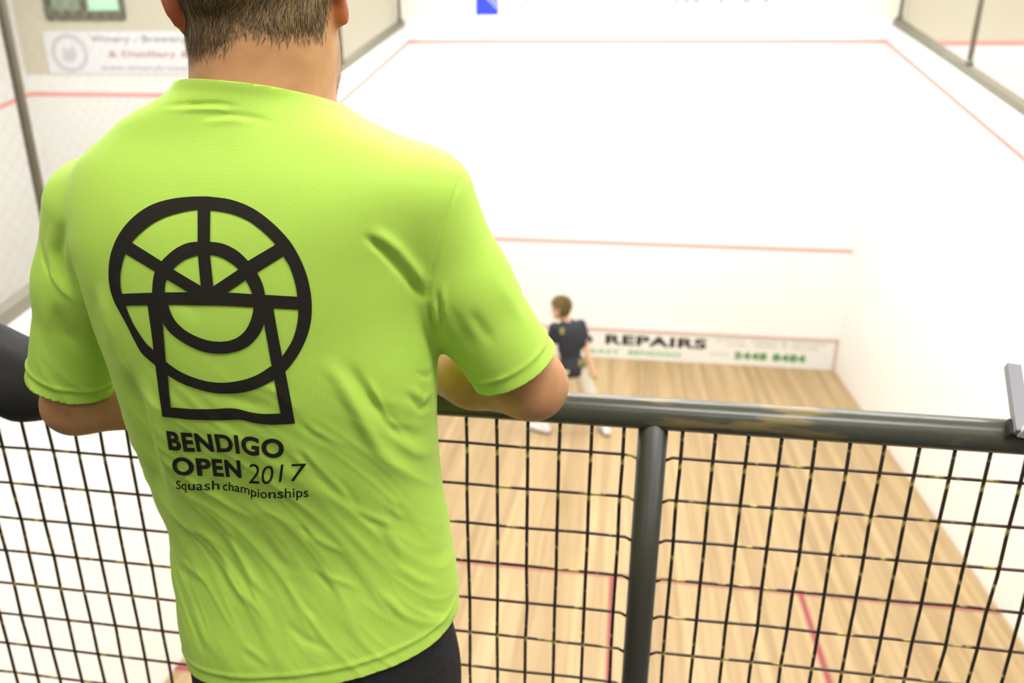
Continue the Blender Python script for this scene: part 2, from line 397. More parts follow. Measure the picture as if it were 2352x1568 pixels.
tin_text('small_print', 'QUOTATIONS', (1819, 785, 793), (1898, 788, 796), M['grey_ink'])
tin_text('small_print', 'WELCOME', (1816, 795, 803), (1878, 798, 806), M['grey_ink'])
tin_text('small_print', 'phone', (1632, 808, 815), (1675, 810, 817), M['grey_ink'])

# ------------------------------------------------------------------ banners
bn = empty('sponsor_banner', (3.2, YF, 4.93)); tag(bn, 'white sponsor banner with blue emblem above the front wall', 'banner')
YB = YF-.012
box('sheet', .80, 5.62, YB, YF-.001, 4.89, 6.0, M['banner'], bn)
a = on_y(1093, 35, YB); b = on_y(1145, 35, YB)
box('blue_emblem', a[0], b[0], YB-.004, YB, a[2], a[2]+.55, M['blue'], bn)
for k in range(5):
    V = [(a[0]+.06+k*.045, YB-.006, a[2]+.30+.05*k), (a[0]+.31, YB-.006, a[2]+.07+.055*k), (a[0]+.31, YB-.006, a[2]+.095+.055*k), (a[0]+.06+k*.045, YB-.006, a[2]+.325+.05*k)]
    mesh_np('emblem_stripe', V, [(0, 1, 2, 3)], M['logo_grey'], bn, smooth=False)
a = on_y(1168, 9, YB); b = on_y(1375, 9, YB); wall_text('blue_lettering', 'BENDIGO SQUASH', a[0], b[0], a[2], .16, YB, M['blue_text'], bn, .02)
a = on_y(1530, 9, YB); b = on_y(1770, 9, YB); wall_text('blue_lettering', '1300 137 870', a[0], b[0], a[2], .22, YB, M['blue_text'], bn, .03)
a = on_y(1490, 27, YB); b = on_y(1800, 27, YB); wall_text('web_address', 'www.bendigosquash.com.au', a[0], b[0], a[2], .065, YB, M['cyan_text'], bn, .01)

sb = empty('winery_banner', (-4.4, YF, 4.14)); tag(sb, 'dull white banner with ring emblem and grey lettering, left court', 'banner')
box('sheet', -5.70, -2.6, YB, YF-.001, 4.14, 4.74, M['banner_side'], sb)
c = on_y(160, 122, YB); V, F = [], []
for i in range(48):
    th = 2*PI*i/48
    for r in (.21, .275): V.append((c[0]+r*1.12*math.cos(th), YB-.003, c[2]+r*math.sin(th)))
for i in range(48): j = (i+1) % 48; F.append((2*i, 2*i+1, 2*j+1, 2*j))
mesh_np('ring_emblem', V, F, M['ring_grey'], sb, smooth=False)
V = [(c[0]+x, YB-.003, c[2]+z) for x, z in ((-.12, -.1), (.02, -.14), (.13, -.02), (.08, .12), (-.02, .03), (-.10, .10))]
mesh_np('inner_emblem', V, [tuple(range(6))], M['ring_grey'], sb, smooth=False)
for body, pl, pr, cap, m, bo in (('Winery - Brewery -', (208, 97), (447, 99), .095, 'text_grey', .02), ('& Distillery &', (250, 131), (437, 131), .085, 'text_red', .02), ('www.winerybrewery', (232, 161), (452, 162), .075, 'text_grey', .005)):
    a = on_y(*pl, YB); b = on_y(*pr, YB); wall_text('lettering', body, a[0], b[0], a[2], cap, YB, M[m], sb, bo)
mb = empty('maroon_banner', (-1.8, YF, 4.3)); tag(mb, 'white banner with maroon lettering, seen beside the ear', 'banner')
box('sheet', -2.45, -.98, YB, YF-.001, 4.28, 4.82, M['banner'], mb)
wall_text('maroon_lettering', 'OPEN', -2.3, -1.02, 4.58, .18, YB, M['maroon'], mb, .03)
wall_text('maroon_lettering', 'COURTS', -2.3, -1.0, 4.32, .18, YB, M['maroon'], mb, .03)

# high window on the left court's front wall
win = empty('window_1', (-4.9, YF, 4.9)); tag(win, 'dark-framed high window with one mint-green pane, left court', 'window', kind='structure')
x0, x1 = -5.58, -4.30
box('frame_bottom', x0, x1, YF-.05, YF, 4.90, 5.02, M['win_frame'], win)
box('frame_top', x0, x1, YF-.05, YF, 5.45, 5.53, M['win_frame'], win)
box('frame_side', x0, x0+.10, YF-.05, YF, 5.02, 5.45, M['win_frame'], win)
box('frame_side', x1-.06, x1, YF-.05, YF, 5.02, 5.45, M['win_frame'], win)
box('mullion', -4.99, -4.88, YF-.05, YF, 5.02, 5.45, M['win_frame'], win)
box('pane', x0+.10, -4.99, YF-.02, YF, 5.02, 5.45, M['pane_dull'], win)
box('pane', -4.88, x1-.06, YF-.02, YF, 5.02, 5.45, M['pane_mint'], win)

# ------------------------------------------------------------------ lamps
def ceiling_light(x, y, z, watts, label, group, sx=1.5, sy=.6):
    r = empty('ceiling_light', (x, y, z)); tag(r, label, 'light', group)
    box('housing', x-sx/2-.03, x+sx/2+.03, y-sy/2-.03, y+sy/2+.03, z+.03, z+.10, M['housing'], r)
    box('diffuser', x-sx/2, x+sx/2, y-sy/2, y+sy/2, z, z+.03, M['diffuser'], r)
    for s in (-1, 1): tube('hanger', [(x+s*sx*.4, y, z+.09), (x+s*sx*.4, y, 7.21)], .006, M['housing'], r, 6)
    ld = bpy.data.lights.new('lamp', 'AREA'); ld.shape = 'RECTANGLE'; ld.size = sx; ld.size_y = sy; ld.energy = watts; ld.color = (1, .995, .985)
    lo = bpy.data.objects.new('lamp', ld); COL.objects.link(lo); lo.parent = r; lo.location = (0, 0, -.01)
for x in (1.3, 3.2, 5.1):
    for y, n in ((2.0, 'near'), (4.8, 'middle'), (7.4, 'front')):
        ceiling_light(x, y, 6.6, LAMP_COURT, f'fluorescent ceiling light over the {n} part of the middle court, {dict(zip((1.3, 3.2, 5.1), ("left", "centre", "right")))[x]} row', 'lights over the middle court')
for x in (-4.6, -1.8):
    for y in (3.0, 7.0): ceiling_light(x, y, 6.6, LAMP_SIDE, f'fluorescent ceiling light over the left-hand court, {"outer" if x < -3 else "inner"} row, {"near" if y < 5 else "front"} end', 'lights over the left court')
for x in (8.2, 11.0):
    for y in (3.0, 7.0): ceiling_light(x, y, 6.6, LAMP_SIDE, f'fluorescent ceiling light over the right-hand court, {"inner" if x < 9 else "outer"} row, {"near" if y < 5 else "front"} end', 'lights over the right court')
for x in (1.6, 3.9, 6.2):
    for y in (-1.5, -3.6): ceiling_light(x, y, 6.0, LAMP_BALCONY*{1.6: .45, 3.9: 1.3, 6.2: 1.3}[x]*(1.0 if y > -2 else .25), f'fluorescent ceiling light over the viewing balcony, {dict(zip((1.6, 3.9, 6.2), ("left", "middle", "right")))[x]} bay, {"by the railing" if y > -2 else "by the back wall"}', 'lights over the balcony', 1.5, .6)

# ------------------------------------------------------------------ railing
YR, ZR, RR = -.42, 3.7135, .0245
rail = empty('balcony_railing', (3.182, YR, 2.62)); tag(rail, 'dark green steel balcony railing filled with square wire mesh', 'railing')
pts = [(-1.6+.2*i, YR, ZR) for i in range(44)]
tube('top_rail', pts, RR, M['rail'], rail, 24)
POSTS = [-.42, 1.38, 3.182, 4.98, 6.78]
for px in POSTS:
    tube('post', [(px, YR, 2.62), (px, YR, ZR-.01)], .0225, M['post_rail'], rail, 20)
    tube('base_flange', [(px, YR, 2.62), (px, YR, 2.632)], .055, M['post_rail'], rail, 20)
tube('bottom_rail', [(-1.6, YR, 2.70), (7.0, YR, 2.70)], .014, M['post_rail'], rail, 12)
def wire_mesh(pts, r, m):
    V, F = tube_data(pts, r, 6); me = bpy.data.meshes.new('wire'); me.from_pydata([tuple(v) for v in V], [], F); me.polygons.foreach_set('use_smooth', [True]*len(F)); me.materials.append(m); return me
def wob(seed, n):
    return np.random.default_rng(seed).normal(0, .0006, n)
ROWS = [3.641-.0735*k for k in range(13)]
zs = np.linspace(2.70, ZR-.015, 15)
vmeshes = [wire_mesh([(d, e, z) for d, e, z in zip(wob(k, 15), wob(k+50, 15), zs)], .0029, M['wire']) for k in range(6)]
n = 0
for a, b in zip(POSTS[:-1], POSTS[1:]):
    xs = []
    if a == 1.38:
        x = 3.139
        while x > 1.41: xs.append(x); x -= .0489
    elif a == 3.182:
        x = 3.226
        while x < 4.95: xs.append(x); x += .0477
    else:
        xs = list(np.linspace(a+.045, b-.045, 36))
    for x in xs:
        o = bpy.data.objects.new('vertical_wire', vmeshes[n % 6]); COL.objects.link(o); o.parent = rail; n += 1
        o.location = (x-3.182, -.0022, -2.62)
    for z in ROWS:
        k = np.linspace(a+.018, b-.018, 20); dz = wob(int(z*1e4)+int(a*10) % 977, 20)
        P = [(x, YR+.0024, z+d) for x, d in zip(k, dz)]
        P[0] = (P[0][0], YR-.004, z-.004); P[-1] = (P[-1][0], YR-.004, z-.004)
        P.insert(1, (a+.032, YR, z+.001)); P.insert(-1, (b-.032, YR, z+.001))
        me = wire_mesh(P, .0025, M['wire2']); o = link_mesh('horizontal_wire', me, None, rail)

# score board clipped on the rail at the right
sc = empty('score_board', (3.78, -.46, 3.74)); tag(sc, 'white score sheet board with aluminium edge resting on the rail', 'score board')
P0 = on_y(2322, 846, -.36); P1 = on_y(2343, 1000, -.452)
ax = Vector(P1-P0); L_ = ax.length; axn = ax.normalized(); side = Vector((1, .04, .0)); side = (side-axn*side.dot(axn)).normalized(); nor = side.cross(axn).normalized()
if nor.y > 0: nor = -nor
def obox(name, o, du, dv, dn, m, parent):
    V = []
    for k in (0, 1):
        for j in (0, 1):
            for i in (0, 1): V.append(Vector(o)+side*(du[i])+axn*(dv[j])+nor*(dn[k]))
    F = [(0, 2, 3, 1), (4, 5, 7, 6), (0, 1, 5, 4), (2, 6, 7, 3), (0, 4, 6, 2), (1, 3, 7, 5)]
    mesh_np(name, V, F, m, parent, smooth=False)
obox('edge_strip', P0, (-.0095, .0085), (0, L_), (0, .012), M['alu'], sc)
obox('panel', P0, (.0085, .30), (.004, L_-.002), (.002, .008), M['white_sheet'], sc)
obox('edge_strip', P0, (.30, .317), (0, L_), (0, .012), M['alu'], sc)
obox('bottom_ledge', P0, (-.004, .31), (L_-.004, L_+.003), (0, .022), M['white_sheet'], sc)
obox('rail_clip', P0, (-.0135, -.0095), (L_-.022, L_+.001), (-.012, .004), M['rubber'], sc)

# ------------------------------------------------------------------ bodies: smooth-blended solids on a grid, then one skin
class Grid:
    def __init__(s, lo, hi, h):
        s.o = np.array(lo, float); s.h = h; s.n = np.ceil((np.array(hi)-s.o)/h).astype(int)+1
        s.F = np.full(tuple(s.n), 1.0, np.float32)
    def block(s, lo, hi):
        a = np.clip(np.floor((np.array(lo)-s.o)/s.h).astype(int), 0, s.n); b = np.clip(np.ceil((np.array(hi)-s.o)/s.h).astype(int)+1, 0, s.n)
        if np.any(b <= a): return None, None
        ax = [np.arange(a[i], b[i], dtype=np.float32)*s.h+s.o[i] for i in range(3)]
        return tuple(slice(a[i], b[i]) for i in range(3)), np.meshgrid(*ax, indexing='ij', sparse=True)
    def add(s, lo, hi, fn, k):
        m = k+.03
        sl, X = s.block(np.array(lo)-m, np.array(hi)+m)
        if sl is None: return
        d = fn(*X).astype(np.float32); f = s.F[sl]
        if k > 0:
            hh = np.maximum(k-np.abs(f-d), 0)/k; s.F[sl] = np.minimum(f, d)-hh*hh*k*.25
        else: s.F[sl] = np.minimum(f, d)
    def cone(s, a, b, ra, rb, k=.02, flat=None):
        a = np.array(a, float); b = np.array(b, float); ab = b-a; l2 = ab@ab+1e-12; R = max(ra, rb)
        def fn(x, y, z):
            t = np.clip(((x-a[0])*ab[0]+(y-a[1])*ab[1]+(z-a[2])*ab[2])/l2, 0, 1)
            dx = x-a[0]-t*ab[0]; dy = y-a[1]-t*ab[1]; dz = z-a[2]-t*ab[2]
            return np.sqrt(dx*dx+dy*dy+dz*dz)-(ra+(rb-ra)*t)
        s.add(np.minimum(a, b)-R, np.maximum(a, b)+R, fn, k)
    def chain(s, pts, rs, k=.02):
        for i in range(len(pts)-1): s.cone(pts[i], pts[i+1], rs[i], rs[i+1], k)
    def ell(s, c, r, k=.02, R=None):
        c = np.array(c, float); r = np.array(r, float); Rm = np.eye(3) if R is None else np.array(R)
        def fn(x, y, z):
            p = [x-c[0], y-c[1], z-c[2]]
            q = [p[0]*Rm[0, i]+p[1]*Rm[1, i]+p[2]*Rm[2, i] for i in range(3)]
            k0 = np.sqrt((q[0]/r[0])**2+(q[1]/r[1])**2+(q[2]/r[2])**2); k1 = np.sqrt((q[0]/r[0]**2)**2+(q[1]/r[1]**2)**2+(q[2]/r[2]**2)**2)+1e-9
            return k0*(k0-1)/k1
        m = r.max(); s.add(c-m, c+m, fn, k)
    def loft(s, T, off=0.0, N=2.3, k=.02):
        T = np.array(T); zt = T[:, 0]
        def fn(x, y, z):
            cx = np.interp(z, zt, T[:, 1]); a = np.interp(z, zt, T[:, 2])+off; cy = np.interp(z, zt, T[:, 3]); b = np.interp(z, zt, T[:, 4])+off
            d = (((np.abs(x-cx)/a)**N+(np.abs(y-cy)/b)**N)**(1/N)-1)*np.minimum(a, b)
            return np.maximum(np.maximum(d, z-zt[-1]), zt[0]-z)
        m = T[:, 2].max(); mb = T[:, 4].max()
        s.add((T[:, 1].min()-m, T[:, 3].min()-mb, zt[0]), (T[:, 1].max()+m, T[:, 3].max()+mb, zt[-1]), fn, k)
    def mesh(s, smooth=4):
        F = s.F; S = F < 0; h = s.h
        n = np.zeros(tuple(s.n-1), np.int8)
        for i in (0, 1):
            for j in (0, 1):
                for k in (0, 1):
                    n += S[i:s.n[0]-1+i, j:s.n[1]-1+j, k:s.n[2]-1+k]
        act = (n > 0) & (n < 8); C = np.argwhere(act); idx = np.full(act.shape, -1, np.int32); idx[act] = np.arange(len(C))
        acc = np.zeros((len(C), 3)); cnt = np.zeros(len(C))
        cor = [(i, j, k) for i in (0, 1) for j in (0, 1) for k in (0, 1)]
        val = {c: F[C[:, 0]+c[0], C[:, 1]+c[1], C[:, 2]+c[2]].astype(float) for c in cor}
        for c in cor:
            for ax in range(3):
                if c[ax]: continue
                d = list(c); d[ax] = 1; d = tuple(d); a, b = val[c], val[d]; m = (a < 0) != (b < 0)
                t = np.where(m, a/np.where(m, a-b, 1), 0)
                P = np.array(c, float)[None].repeat(len(C), 0); P[:, ax] += t
                acc[m] += P[m]; cnt[m] += 1
        V = (C+acc/cnt[:, None])*h+s.o
        Q = []
        for ax in range(3):
            a = [slice(None)]*3; b = [slice(None)]*3; a[ax] = slice(0, -1); b[ax] = slice(1, None)
            E = np.argwhere(S[tuple(a)] != S[tuple(b)]); o1, o2 = [(1, 2), (2, 0), (0, 1)][ax]
            ok = (E[:, o1] > 0) & (E[:, o2] > 0) & (E[:, o1] < act.shape[o1]) & (E[:, o2] < act.shape[o2]); E = E[ok]
            inside = S[E[:, 0], E[:, 1], E[:, 2]]
            def cell(d1, d2):
                q = E.copy(); q[:, o1] -= d1; q[:, o2] -= d2; return idx[q[:, 0], q[:, 1], q[:, 2]]
            q = np.stack([cell(1, 1), cell(0, 1), cell(0, 0), cell(1, 0)], 1)
            q[~inside] = q[~inside][:, ::-1]; Q.append(q)
        Q = np.concatenate(Q); Q = Q[(Q >= 0).all(1)]
        return relax(V, Q, smooth), Q
def relax(V, Q, it):
    e = np.concatenate([Q[:, [0, 1]], Q[:, [1, 2]], Q[:, [2, 3]], Q[:, [3, 0]]]); n = len(V)
    deg = np.maximum(np.bincount(e[:, 0], minlength=n)+np.bincount(e[:, 1], minlength=n), 1)
    for i in range(it):
        for lam in (.5, -.52):
            A = np.stack([np.bincount(e[:, 0], V[e[:, 1], c], n)+np.bincount(e[:, 1], V[e[:, 0], c], n) for c in range(3)], 1)/deg[:, None]
            V = V+lam*(A-V)
    return V
def vnormals(V, F4):
    nrm = np.cross(V[F4[:, 2]]-V[F4[:, 0]], V[F4[:, 3]]-V[F4[:, 1]]); N = np.zeros_like(V)
    for i in range(4): np.add.at(N, F4[:, i], nrm)
    return N/np.maximum(np.linalg.norm(N, axis=1, keepdims=True), 1e-12)
def to_bm(V, Q):
    me = bpy.data.meshes.new('x'); me.from_pydata(V.tolist(), [], Q.tolist()); bm = bmesh.new(); bm.from_mesh(me); bpy.data.meshes.remove(me); return bm
def cut(bm, co, no, keep=None, far=None):
    """remove what lies beyond the plane (on the side of no), optionally only faces for which keep(centre) is true"""
    fs = bm.faces[:] if keep is None else [f for f in bm.faces if keep(f.calc_center_median())]
    es = list({e for f in fs for e in f.edges}); vs = list({v for f in fs for v in f.verts})
    bmesh.ops.bisect_plane(bm, geom=fs+es+vs, dist=1e-6, plane_co=Vector(co), plane_no=Vector(no), clear_outer=True)
def bm_arrays(bm):
    bm.verts.ensure_lookup_table(); bm.verts.index_update()
    return np.array([v.co[:] for v in bm.verts]), [[v.index for v in f.verts] for f in bm.faces]
def solid_shell(o, t):
    m = o.modifiers.new('thickness', 'SOLIDIFY'); m.thickness = t; m.offset = -1
def set_cols(o, C):
    a = o.data.color_attributes.new('Col', 'FLOAT_COLOR', 'POINT')
    a.data.foreach_set('color', np.concatenate([C, np.ones((len(C), 1))], 1).astype(np.float32).ravel())
def rot_z(a):
    c, s_ = math.cos(a), math.sin(a); return np.array([[c, -s_, 0], [s_, c, 0], [0, 0, 1]])
def rot_y(a):
    c, s_ = math.cos(a), math.sin(a); return np.array([[c, 0, s_], [0, 1, 0], [-s_, 0, c]])
def rot_x(a):
    c, s_ = math.cos(a), math.sin(a); return np.array([[1, 0, 0], [0, c, -s_], [0, s_, c]])

def head(g, H, R, sc=1.0, neck=None):
    """skull, jaw, nose, lips, brow, ears; R columns: right, forward, up"""
    P = lambda x, y, z: H+R@(np.array([x, y, z])*sc)
    E = lambda c, r, k, RR=None: g.ell(P(*c), np.array(r)*sc, k, R if RR is None else R@RR)
    E((0, -.012, .035), (.074, .098, .092), .01)
    E((0, .010, -.030), (.064, .076, .075), .04)
    E((0, .045, -.075), (.048, .045, .045), .035)
    E((0, .080, -.098), (.022, .020, .018), .02)
    E((0, .082, .022), (.050, .018, .012), .02)          # brow
    g.cone(P(0, .092, .012), P(0, .112, -.028), .008*sc, .013*sc, .012)  # nose
    E((.012, .104, -.030), (.008, .009, .007), .008); E((-.012, .104, -.030), (.008, .009, .007), .008)
    E((0, .093, -.060), (.022, .010, .005), .006); E((0, .091, -.070), (.019, .010, .006), .006)
    for s_ in (-1, 1):
        E((s_*.085, -.012, .001), (.010, .022, .034), .010, rot_z(s_*.62)@rot_y(s_*.16))
        E((s_*.080, -.006, -.034), (.0095, .012, .016), .010)
def hand(g, W0, D, U, sc=1.0, side=1, curl=.6):
    """palm with four fingers and a thumb; W0 wrist, D pointing direction, U back of hand, side: +1 thumb to the right of D"""
    D = np.array(D, float); D /= np.linalg.norm(D); U = np.array(U, float); U -= D*(U@D); U /= np.linalg.norm(U); S = np.cross(D, U)*side
    P = lambda a, b, c: np.array(W0)+(D*a+S*b+U*c)*sc
    for b in (-.026, -.009, .009, .026): g.cone(P(.012, b*.7, 0), P(.085, b, .002), .013*sc, .0115*sc, .012)
    for b, l in ((-.028, .066), (-.0095, .078), (.0095, .084), (.028, .075)):
        p = P(.088, b, .002); a = .25
        for f, r0, r1 in ((.45, .0095, .0088), (.32, .0088, .0080), (.23, .0080, .0068)):
            a += curl*.75; q = p+(D*math.cos(a)-U*math.sin(a))*l*f*sc*1.05
            g.cone(p, q, r0*sc, r1*sc, .004); p = q
    p = P(.025, .026, -.006); q = P(.058, .052, -.016); g.cone(p, q, .013*sc, .0105*sc, .012)
    r = P(.088, .052, -.030); g.cone(q, r, .010*sc, .0078*sc, .004)

def add_hair(name, V, N, sel, length, density_w, n, cols, parent, flow, width=.00045, lift=.35, m=None):
    I = np.flatnonzero(sel); w_ = density_w[I]; w_ = w_/w_.sum()
    pick = RNG.choice(I, n, p=w_)
    VV, FF, CC = [], [], []
    J = RNG.normal(0, .0022, (n, 3)); Lr = length[pick]*RNG.uniform(.6, 1.25, n)
    for q in range(n):
        i = pick[q]; nn = N[i]; p = V[i]+J[q]; p = p-nn*(J[q]@nn)
        d = flow(p, nn)+RNG.normal(0, .22, 3); d = d-nn*(d@nn); d /= np.linalg.norm(d)+1e-9
        sd = np.cross(d, nn); c = cols[0]+(cols[1]-cols[0])*RNG.random(); c = c*RNG.uniform(.7, 1.25)
        b = len(VV); lf = lift*RNG.uniform(.5, 1.3)
        for t, wd in ((0, 1), (.35, .95), (.7, .7), (1, .12)):
            cpos = p+(d*t+nn*(lf*(t-.55*t*t)))*Lr[q]
            VV.append(cpos-sd*width*wd); VV.append(cpos+sd*width*wd); CC.append(c); CC.append(c)
        for k in range(3): FF.append((b+2*k, b+2*k+1, b+2*k+3, b+2*k+2))
    o = mesh_np(name, VV, FF, m or M['hair'], parent); set_cols(o, np.array(CC)); o['kind'] = 'stuff'; return o

# ------------------------------------------------------------------ the man at the railing
TORSO = [(3.34, 2.7374, 0.1858, -0.6625, 0.1125), (3.4, 2.7382, 0.1874, -0.6625, 0.1175), (3.48, 2.7333, 0.1933, -0.6575, 0.1175), (3.56, 2.7312, 0.1935, -0.651, 0.111),
 (3.63, 2.7271, 0.1888, -0.6475, 0.1075), (3.7, 2.7158, 0.19, -0.6485, 0.1135), (3.78, 2.711, 0.1926, -0.654, 0.124), (3.86, 2.7104, 0.1967, -0.6575, 0.1325), (3.94, 2.703, 0.1998, -0.66, 0.135),
 (4.0, 2.7031, 0.2085, -0.6615, 0.1315), (4.04, 2.709, 0.2141, -0.664, 0.124), (4.07, 2.7162, 0.2157, -0.666, 0.114), (4.1, 2.7207, 0.2056, -0.669, 0.099), (4.125, 2.7195, 0.1687, -0.67, 0.085),
 (4.15, 2.7035, 0.1205, -0.67, 0.075), (4.16, 2.7105, .1035, -.669, .073), (4.17, 2.7165, 0.0835, -0.6675, 0.0715), (4.19, 2.726, .0740, -.667, .0695), (4.24, 2.726, .0735, -.667, .069)]
def pchip(T, n=140):
    """smooth monotone resampling of a table by its first column"""
    T = np.array(T); x = T[:, 0]; X = np.linspace(x[0], x[-1], n); out = [X]; h = np.diff(x)
    for c in range(1, T.shape[1]):
        y = T[:, c]; d = np.diff(y)/h; m = np.zeros(len(x)); m[0], m[-1] = d[0], d[-1]
        for i in range(1, len(x)-1):
            if d[i-1]*d[i] > 0:
                w1 = 2*h[i]+h[i-1]; w2 = h[i]+2*h[i-1]; m[i] = (w1+w2)/(w1/d[i-1]+w2/d[i])
        i = np.clip(np.searchsorted(x, X)-1, 0, len(x)-2); t = (X-x[i])/h[i]
        out.append((2*t**3-3*t**2+1)*y[i]+(t**3-2*t**2+t)*h[i]*m[i]+(-2*t**3+3*t**2)*y[i+1]+(t**3-t**2)*h[i]*m[i+1])
    R_ = np.stack(out, 1)
    for _ in range(3): R_[1:-1, 1:] = .25*R_[:-2, 1:]+.5*R_[1:-1, 1:]+.25*R_[2:, 1:]
    return [tuple(r) for r in R_]
TORSO = pchip(TORSO)
BZ = 2.62
def full_body(g, dx, arms, Hc, HR, with_torso=True):
    """skin of a standing person: legs, trunk, arms, hands, neck, head"""
    T = [(z, cx+dx, a, cy, b) for z, cx, a, cy, b in TORSO if z < 4.15]
    g.loft(T, -.020, 2.2, .02)
    hx = 2.732+dx
    for s_ in (-1, 1):
        x = hx+s_*.092
        g.chain([(x, -.655, 3.46), (x+s_*.012, -.645, 3.13), (x+s_*.014, -.665, 2.98), (x+s_*.018, -.690, 2.70)], [.085, .060, .056, .040], .03)
        g.ell((x+s_*.024, -.625, 2.665), (.042, .115, .035), .03)
    for S_, E_, W_, D_, U_, sd, cu, rs in arms:
        g.chain([S_, (np.array(S_)*.5+np.array(E_)*.5), E_], [.046, .043, rs], .03)
        Mid = np.array(E_)*.62+np.array(W_)*.38
        g.chain([E_, Mid, W_], [rs, rs*1.06, .027], .018)
        hand(g, W_, D_, U_, .95, sd, cu)
    g.chain([(2.722+dx, -.668, 4.08), (2.727+dx, -.655, 4.19), Hc+HR@np.array([0, -.022, -.035])], [.086, .0665, .064], .03)
    head(g, Hc, HR)
E_R = on_y(1222, 884, -.575); E_L = on_y(176, 926, -.64)
S_R = on_y(965, 468, -.655); S_L = on_y(230, 482, -.655)
W_R = np.array([2.785, -.425, 3.779]); W_L = np.array([2.625, -.492, 3.742])
ARMS = [(S_R, E_R, W_R, (-.9, .25, .03), (.1, .2, 1), -1, .45, .043), (S_L, E_L, W_L, (.75, .62, .12), (-.1, .1, 1), 1, .5, .039)]
HR0 = rot_z(.12)@rot_y(-.17)@rot_x(-.08)
HC = np.array([2.724, -.632, 4.274])

man = empty('person', (2.73, -.66, BZ)); tag(man, 'person in a lime green t-shirt and black shorts leaning on the railing, seen from behind', 'person')
g = Grid((2.26, -.86, 2.60), (3.14, -.20, 4.46), .0052)
full_body(g, 0, ARMS, HC, HR0)
V, Q = g.mesh(3); N_ = vnormals(V, Q)
loc = (V-HC)@HR0
col = np.tile(np.array([.53, .275, .12]), (len(V), 1))
ear = (np.abs(loc[:, 0]) > .069) & (np.abs(loc[:, 2]-.0) < .06) & (np.abs(loc[:, 1]) < .04)
wear = np.clip((np.abs(loc[:, 0])-.068)/.010, 0, 1)[:, None]*ear[:, None]
col = col*(1-wear)+np.array([.42, .115, .045])*wear  # red of light shining through the ears, put into the skin colour
elb = np.minimum(np.linalg.norm(V-E_R, axis=1), np.linalg.norm(V-E_L, axis=1)); we = np.clip(1-elb/.09, 0, 1)[:, None]*.35
col = col*(1-we)+np.array([.50, .21, .12])*we
lip = (loc[:, 1] > .085) & (np.abs(loc[:, 2]+.065) < .010) & (np.abs(loc[:, 0]) < .022); col[lip] = (.42, .14, .11)
# hairline: lower at the nape, above the ears at the sides
def hairline(q):
    back = np.clip((-q[:, 1]+.01)/.05, 0, 1)
    return np.where(q[:, 1] < .02, -.056*back+.030*(1-back), .045+np.clip((q[:, 1]-.02)/.08, 0, 1)*.045)+.011*np.exp(-((q[:, 0]-.004)/.020)**2)*(q[:, 1] < 0)
up = loc[:, 2]-hairline(loc)
notear = np.abs(loc[:, 0]) < .0765
scalp = np.clip(up/.030, 0, 1)[:, None]*notear[:, None]*(V[:, 2:3] > 4.17)
col = col*(1-scalp)+np.array([.085, .055, .026])*scalp
stub = (loc[:, 1] > .0) & (loc[:, 2] < -.03) & (V[:, 2] > 4.15); col[stub] = col[stub]*.72+np.array([.03, .03, .02])
body = mesh_np('body', V, Q, M['skin'], man); set_cols(body, col)
def flow(p, nn):
    q = (p-HC)@HR0
    return HR0@np.array([-.25+q[0]*1.5, -.35, -1.0])
dist_up = np.clip(up/.05, 0, 1)
add_hair('hair', V, N_, (up > -.014) & notear & (V[:, 2] > 4.17), .007+.019*dist_up, np.where((loc[:, 1] < .03) & (loc[:, 2] < .03), 5.0, .8)*np.clip((up+.014)/.034, .03, 1)**1.5, 32000,
         (np.array([.050, .032, .014]), np.array([.36, .235, .105])), man, flow, .00036, .42)
add_hair('stubble', V, N_, (loc[:, 1] > .012) & (loc[:, 2] < -.045) & (loc[:, 2] > -.12) & (N_[:, 2] > -.75) & (V[:, 2] > 4.16), np.full(len(V), .0035), np.ones(len(V)), 2200,
         (np.array([.06, .045, .03]), np.array([.16, .12, .07])), man, flow, .0002, .8)
for s_ in (-1, 1):
    c = HC+HR0@np.array([s_*.031, .082, .006]); bm = bmesh.new(); bmesh.ops.create_uvsphere(bm, u_segments=16, v_segments=10, radius=.0115)
    me = bpy.data.meshes.new('eye'); bm.to_mesh(me); bm.free(); me.transform(Matrix.Translation(c)); link_mesh('eye', me, M['shoe_white'], man)

# t-shirt
def cuff_frame(S_, C):
    d = np.array(C)-np.array(S_); return d/np.linalg.norm(d)
C_R = on_y(1182, 836, -.605); C_L = on_y(168, 872, -.645)
g = Grid((2.34, -.83, 3.36), (3.12, -.44, 4.22), .0029)
g.loft(TORSO, 0, 2.3, .02)
dR = cuff_frame(S_R, C_R); dL = cuff_frame(S_L, C_L)
g.chain([S_R, on_y(1056, 655, -.632), C_R+dR*.02], [.060, .0565, .0565], .024)
g.chain([S_L, on_y(203, 650, -.652), C_L+dL*.02], [.060, .0555, .0525], .024)
V, Q = g.mesh(4)
bm = to_bm(V, Q)
pl = on_y(428, 1510, -.71); pr = on_y(1052, 1372, -.63); pb = on_y(760, 1571, -.772)
hem_n = np.cross(pr-pl, pb-pl); hem_n /= np.linalg.norm(hem_n); hem_n = hem_n if hem_n[2] < 0 else -hem_n
cut(bm, pl, hem_n)
c0 = on_y(545, 187, -.738); c1 = on_y(430, 199, -.69); cn = np.cross(on_y(748, 238, -.66)-c0, c1-c0); cn /= np.linalg.norm(cn); cn = cn if cn[2] > 0 else -cn; cut(bm, c0, cn, keep=lambda c: abs(c.x-2.715) < .115 and c.z > 4.12)
cut(bm, C_R, dR, keep=lambda c: c.x > 2.945 and c.z < 4.0)
cut(bm, C_L, dL, keep=lambda c: c.x < 2.503 and c.z < 4.0)
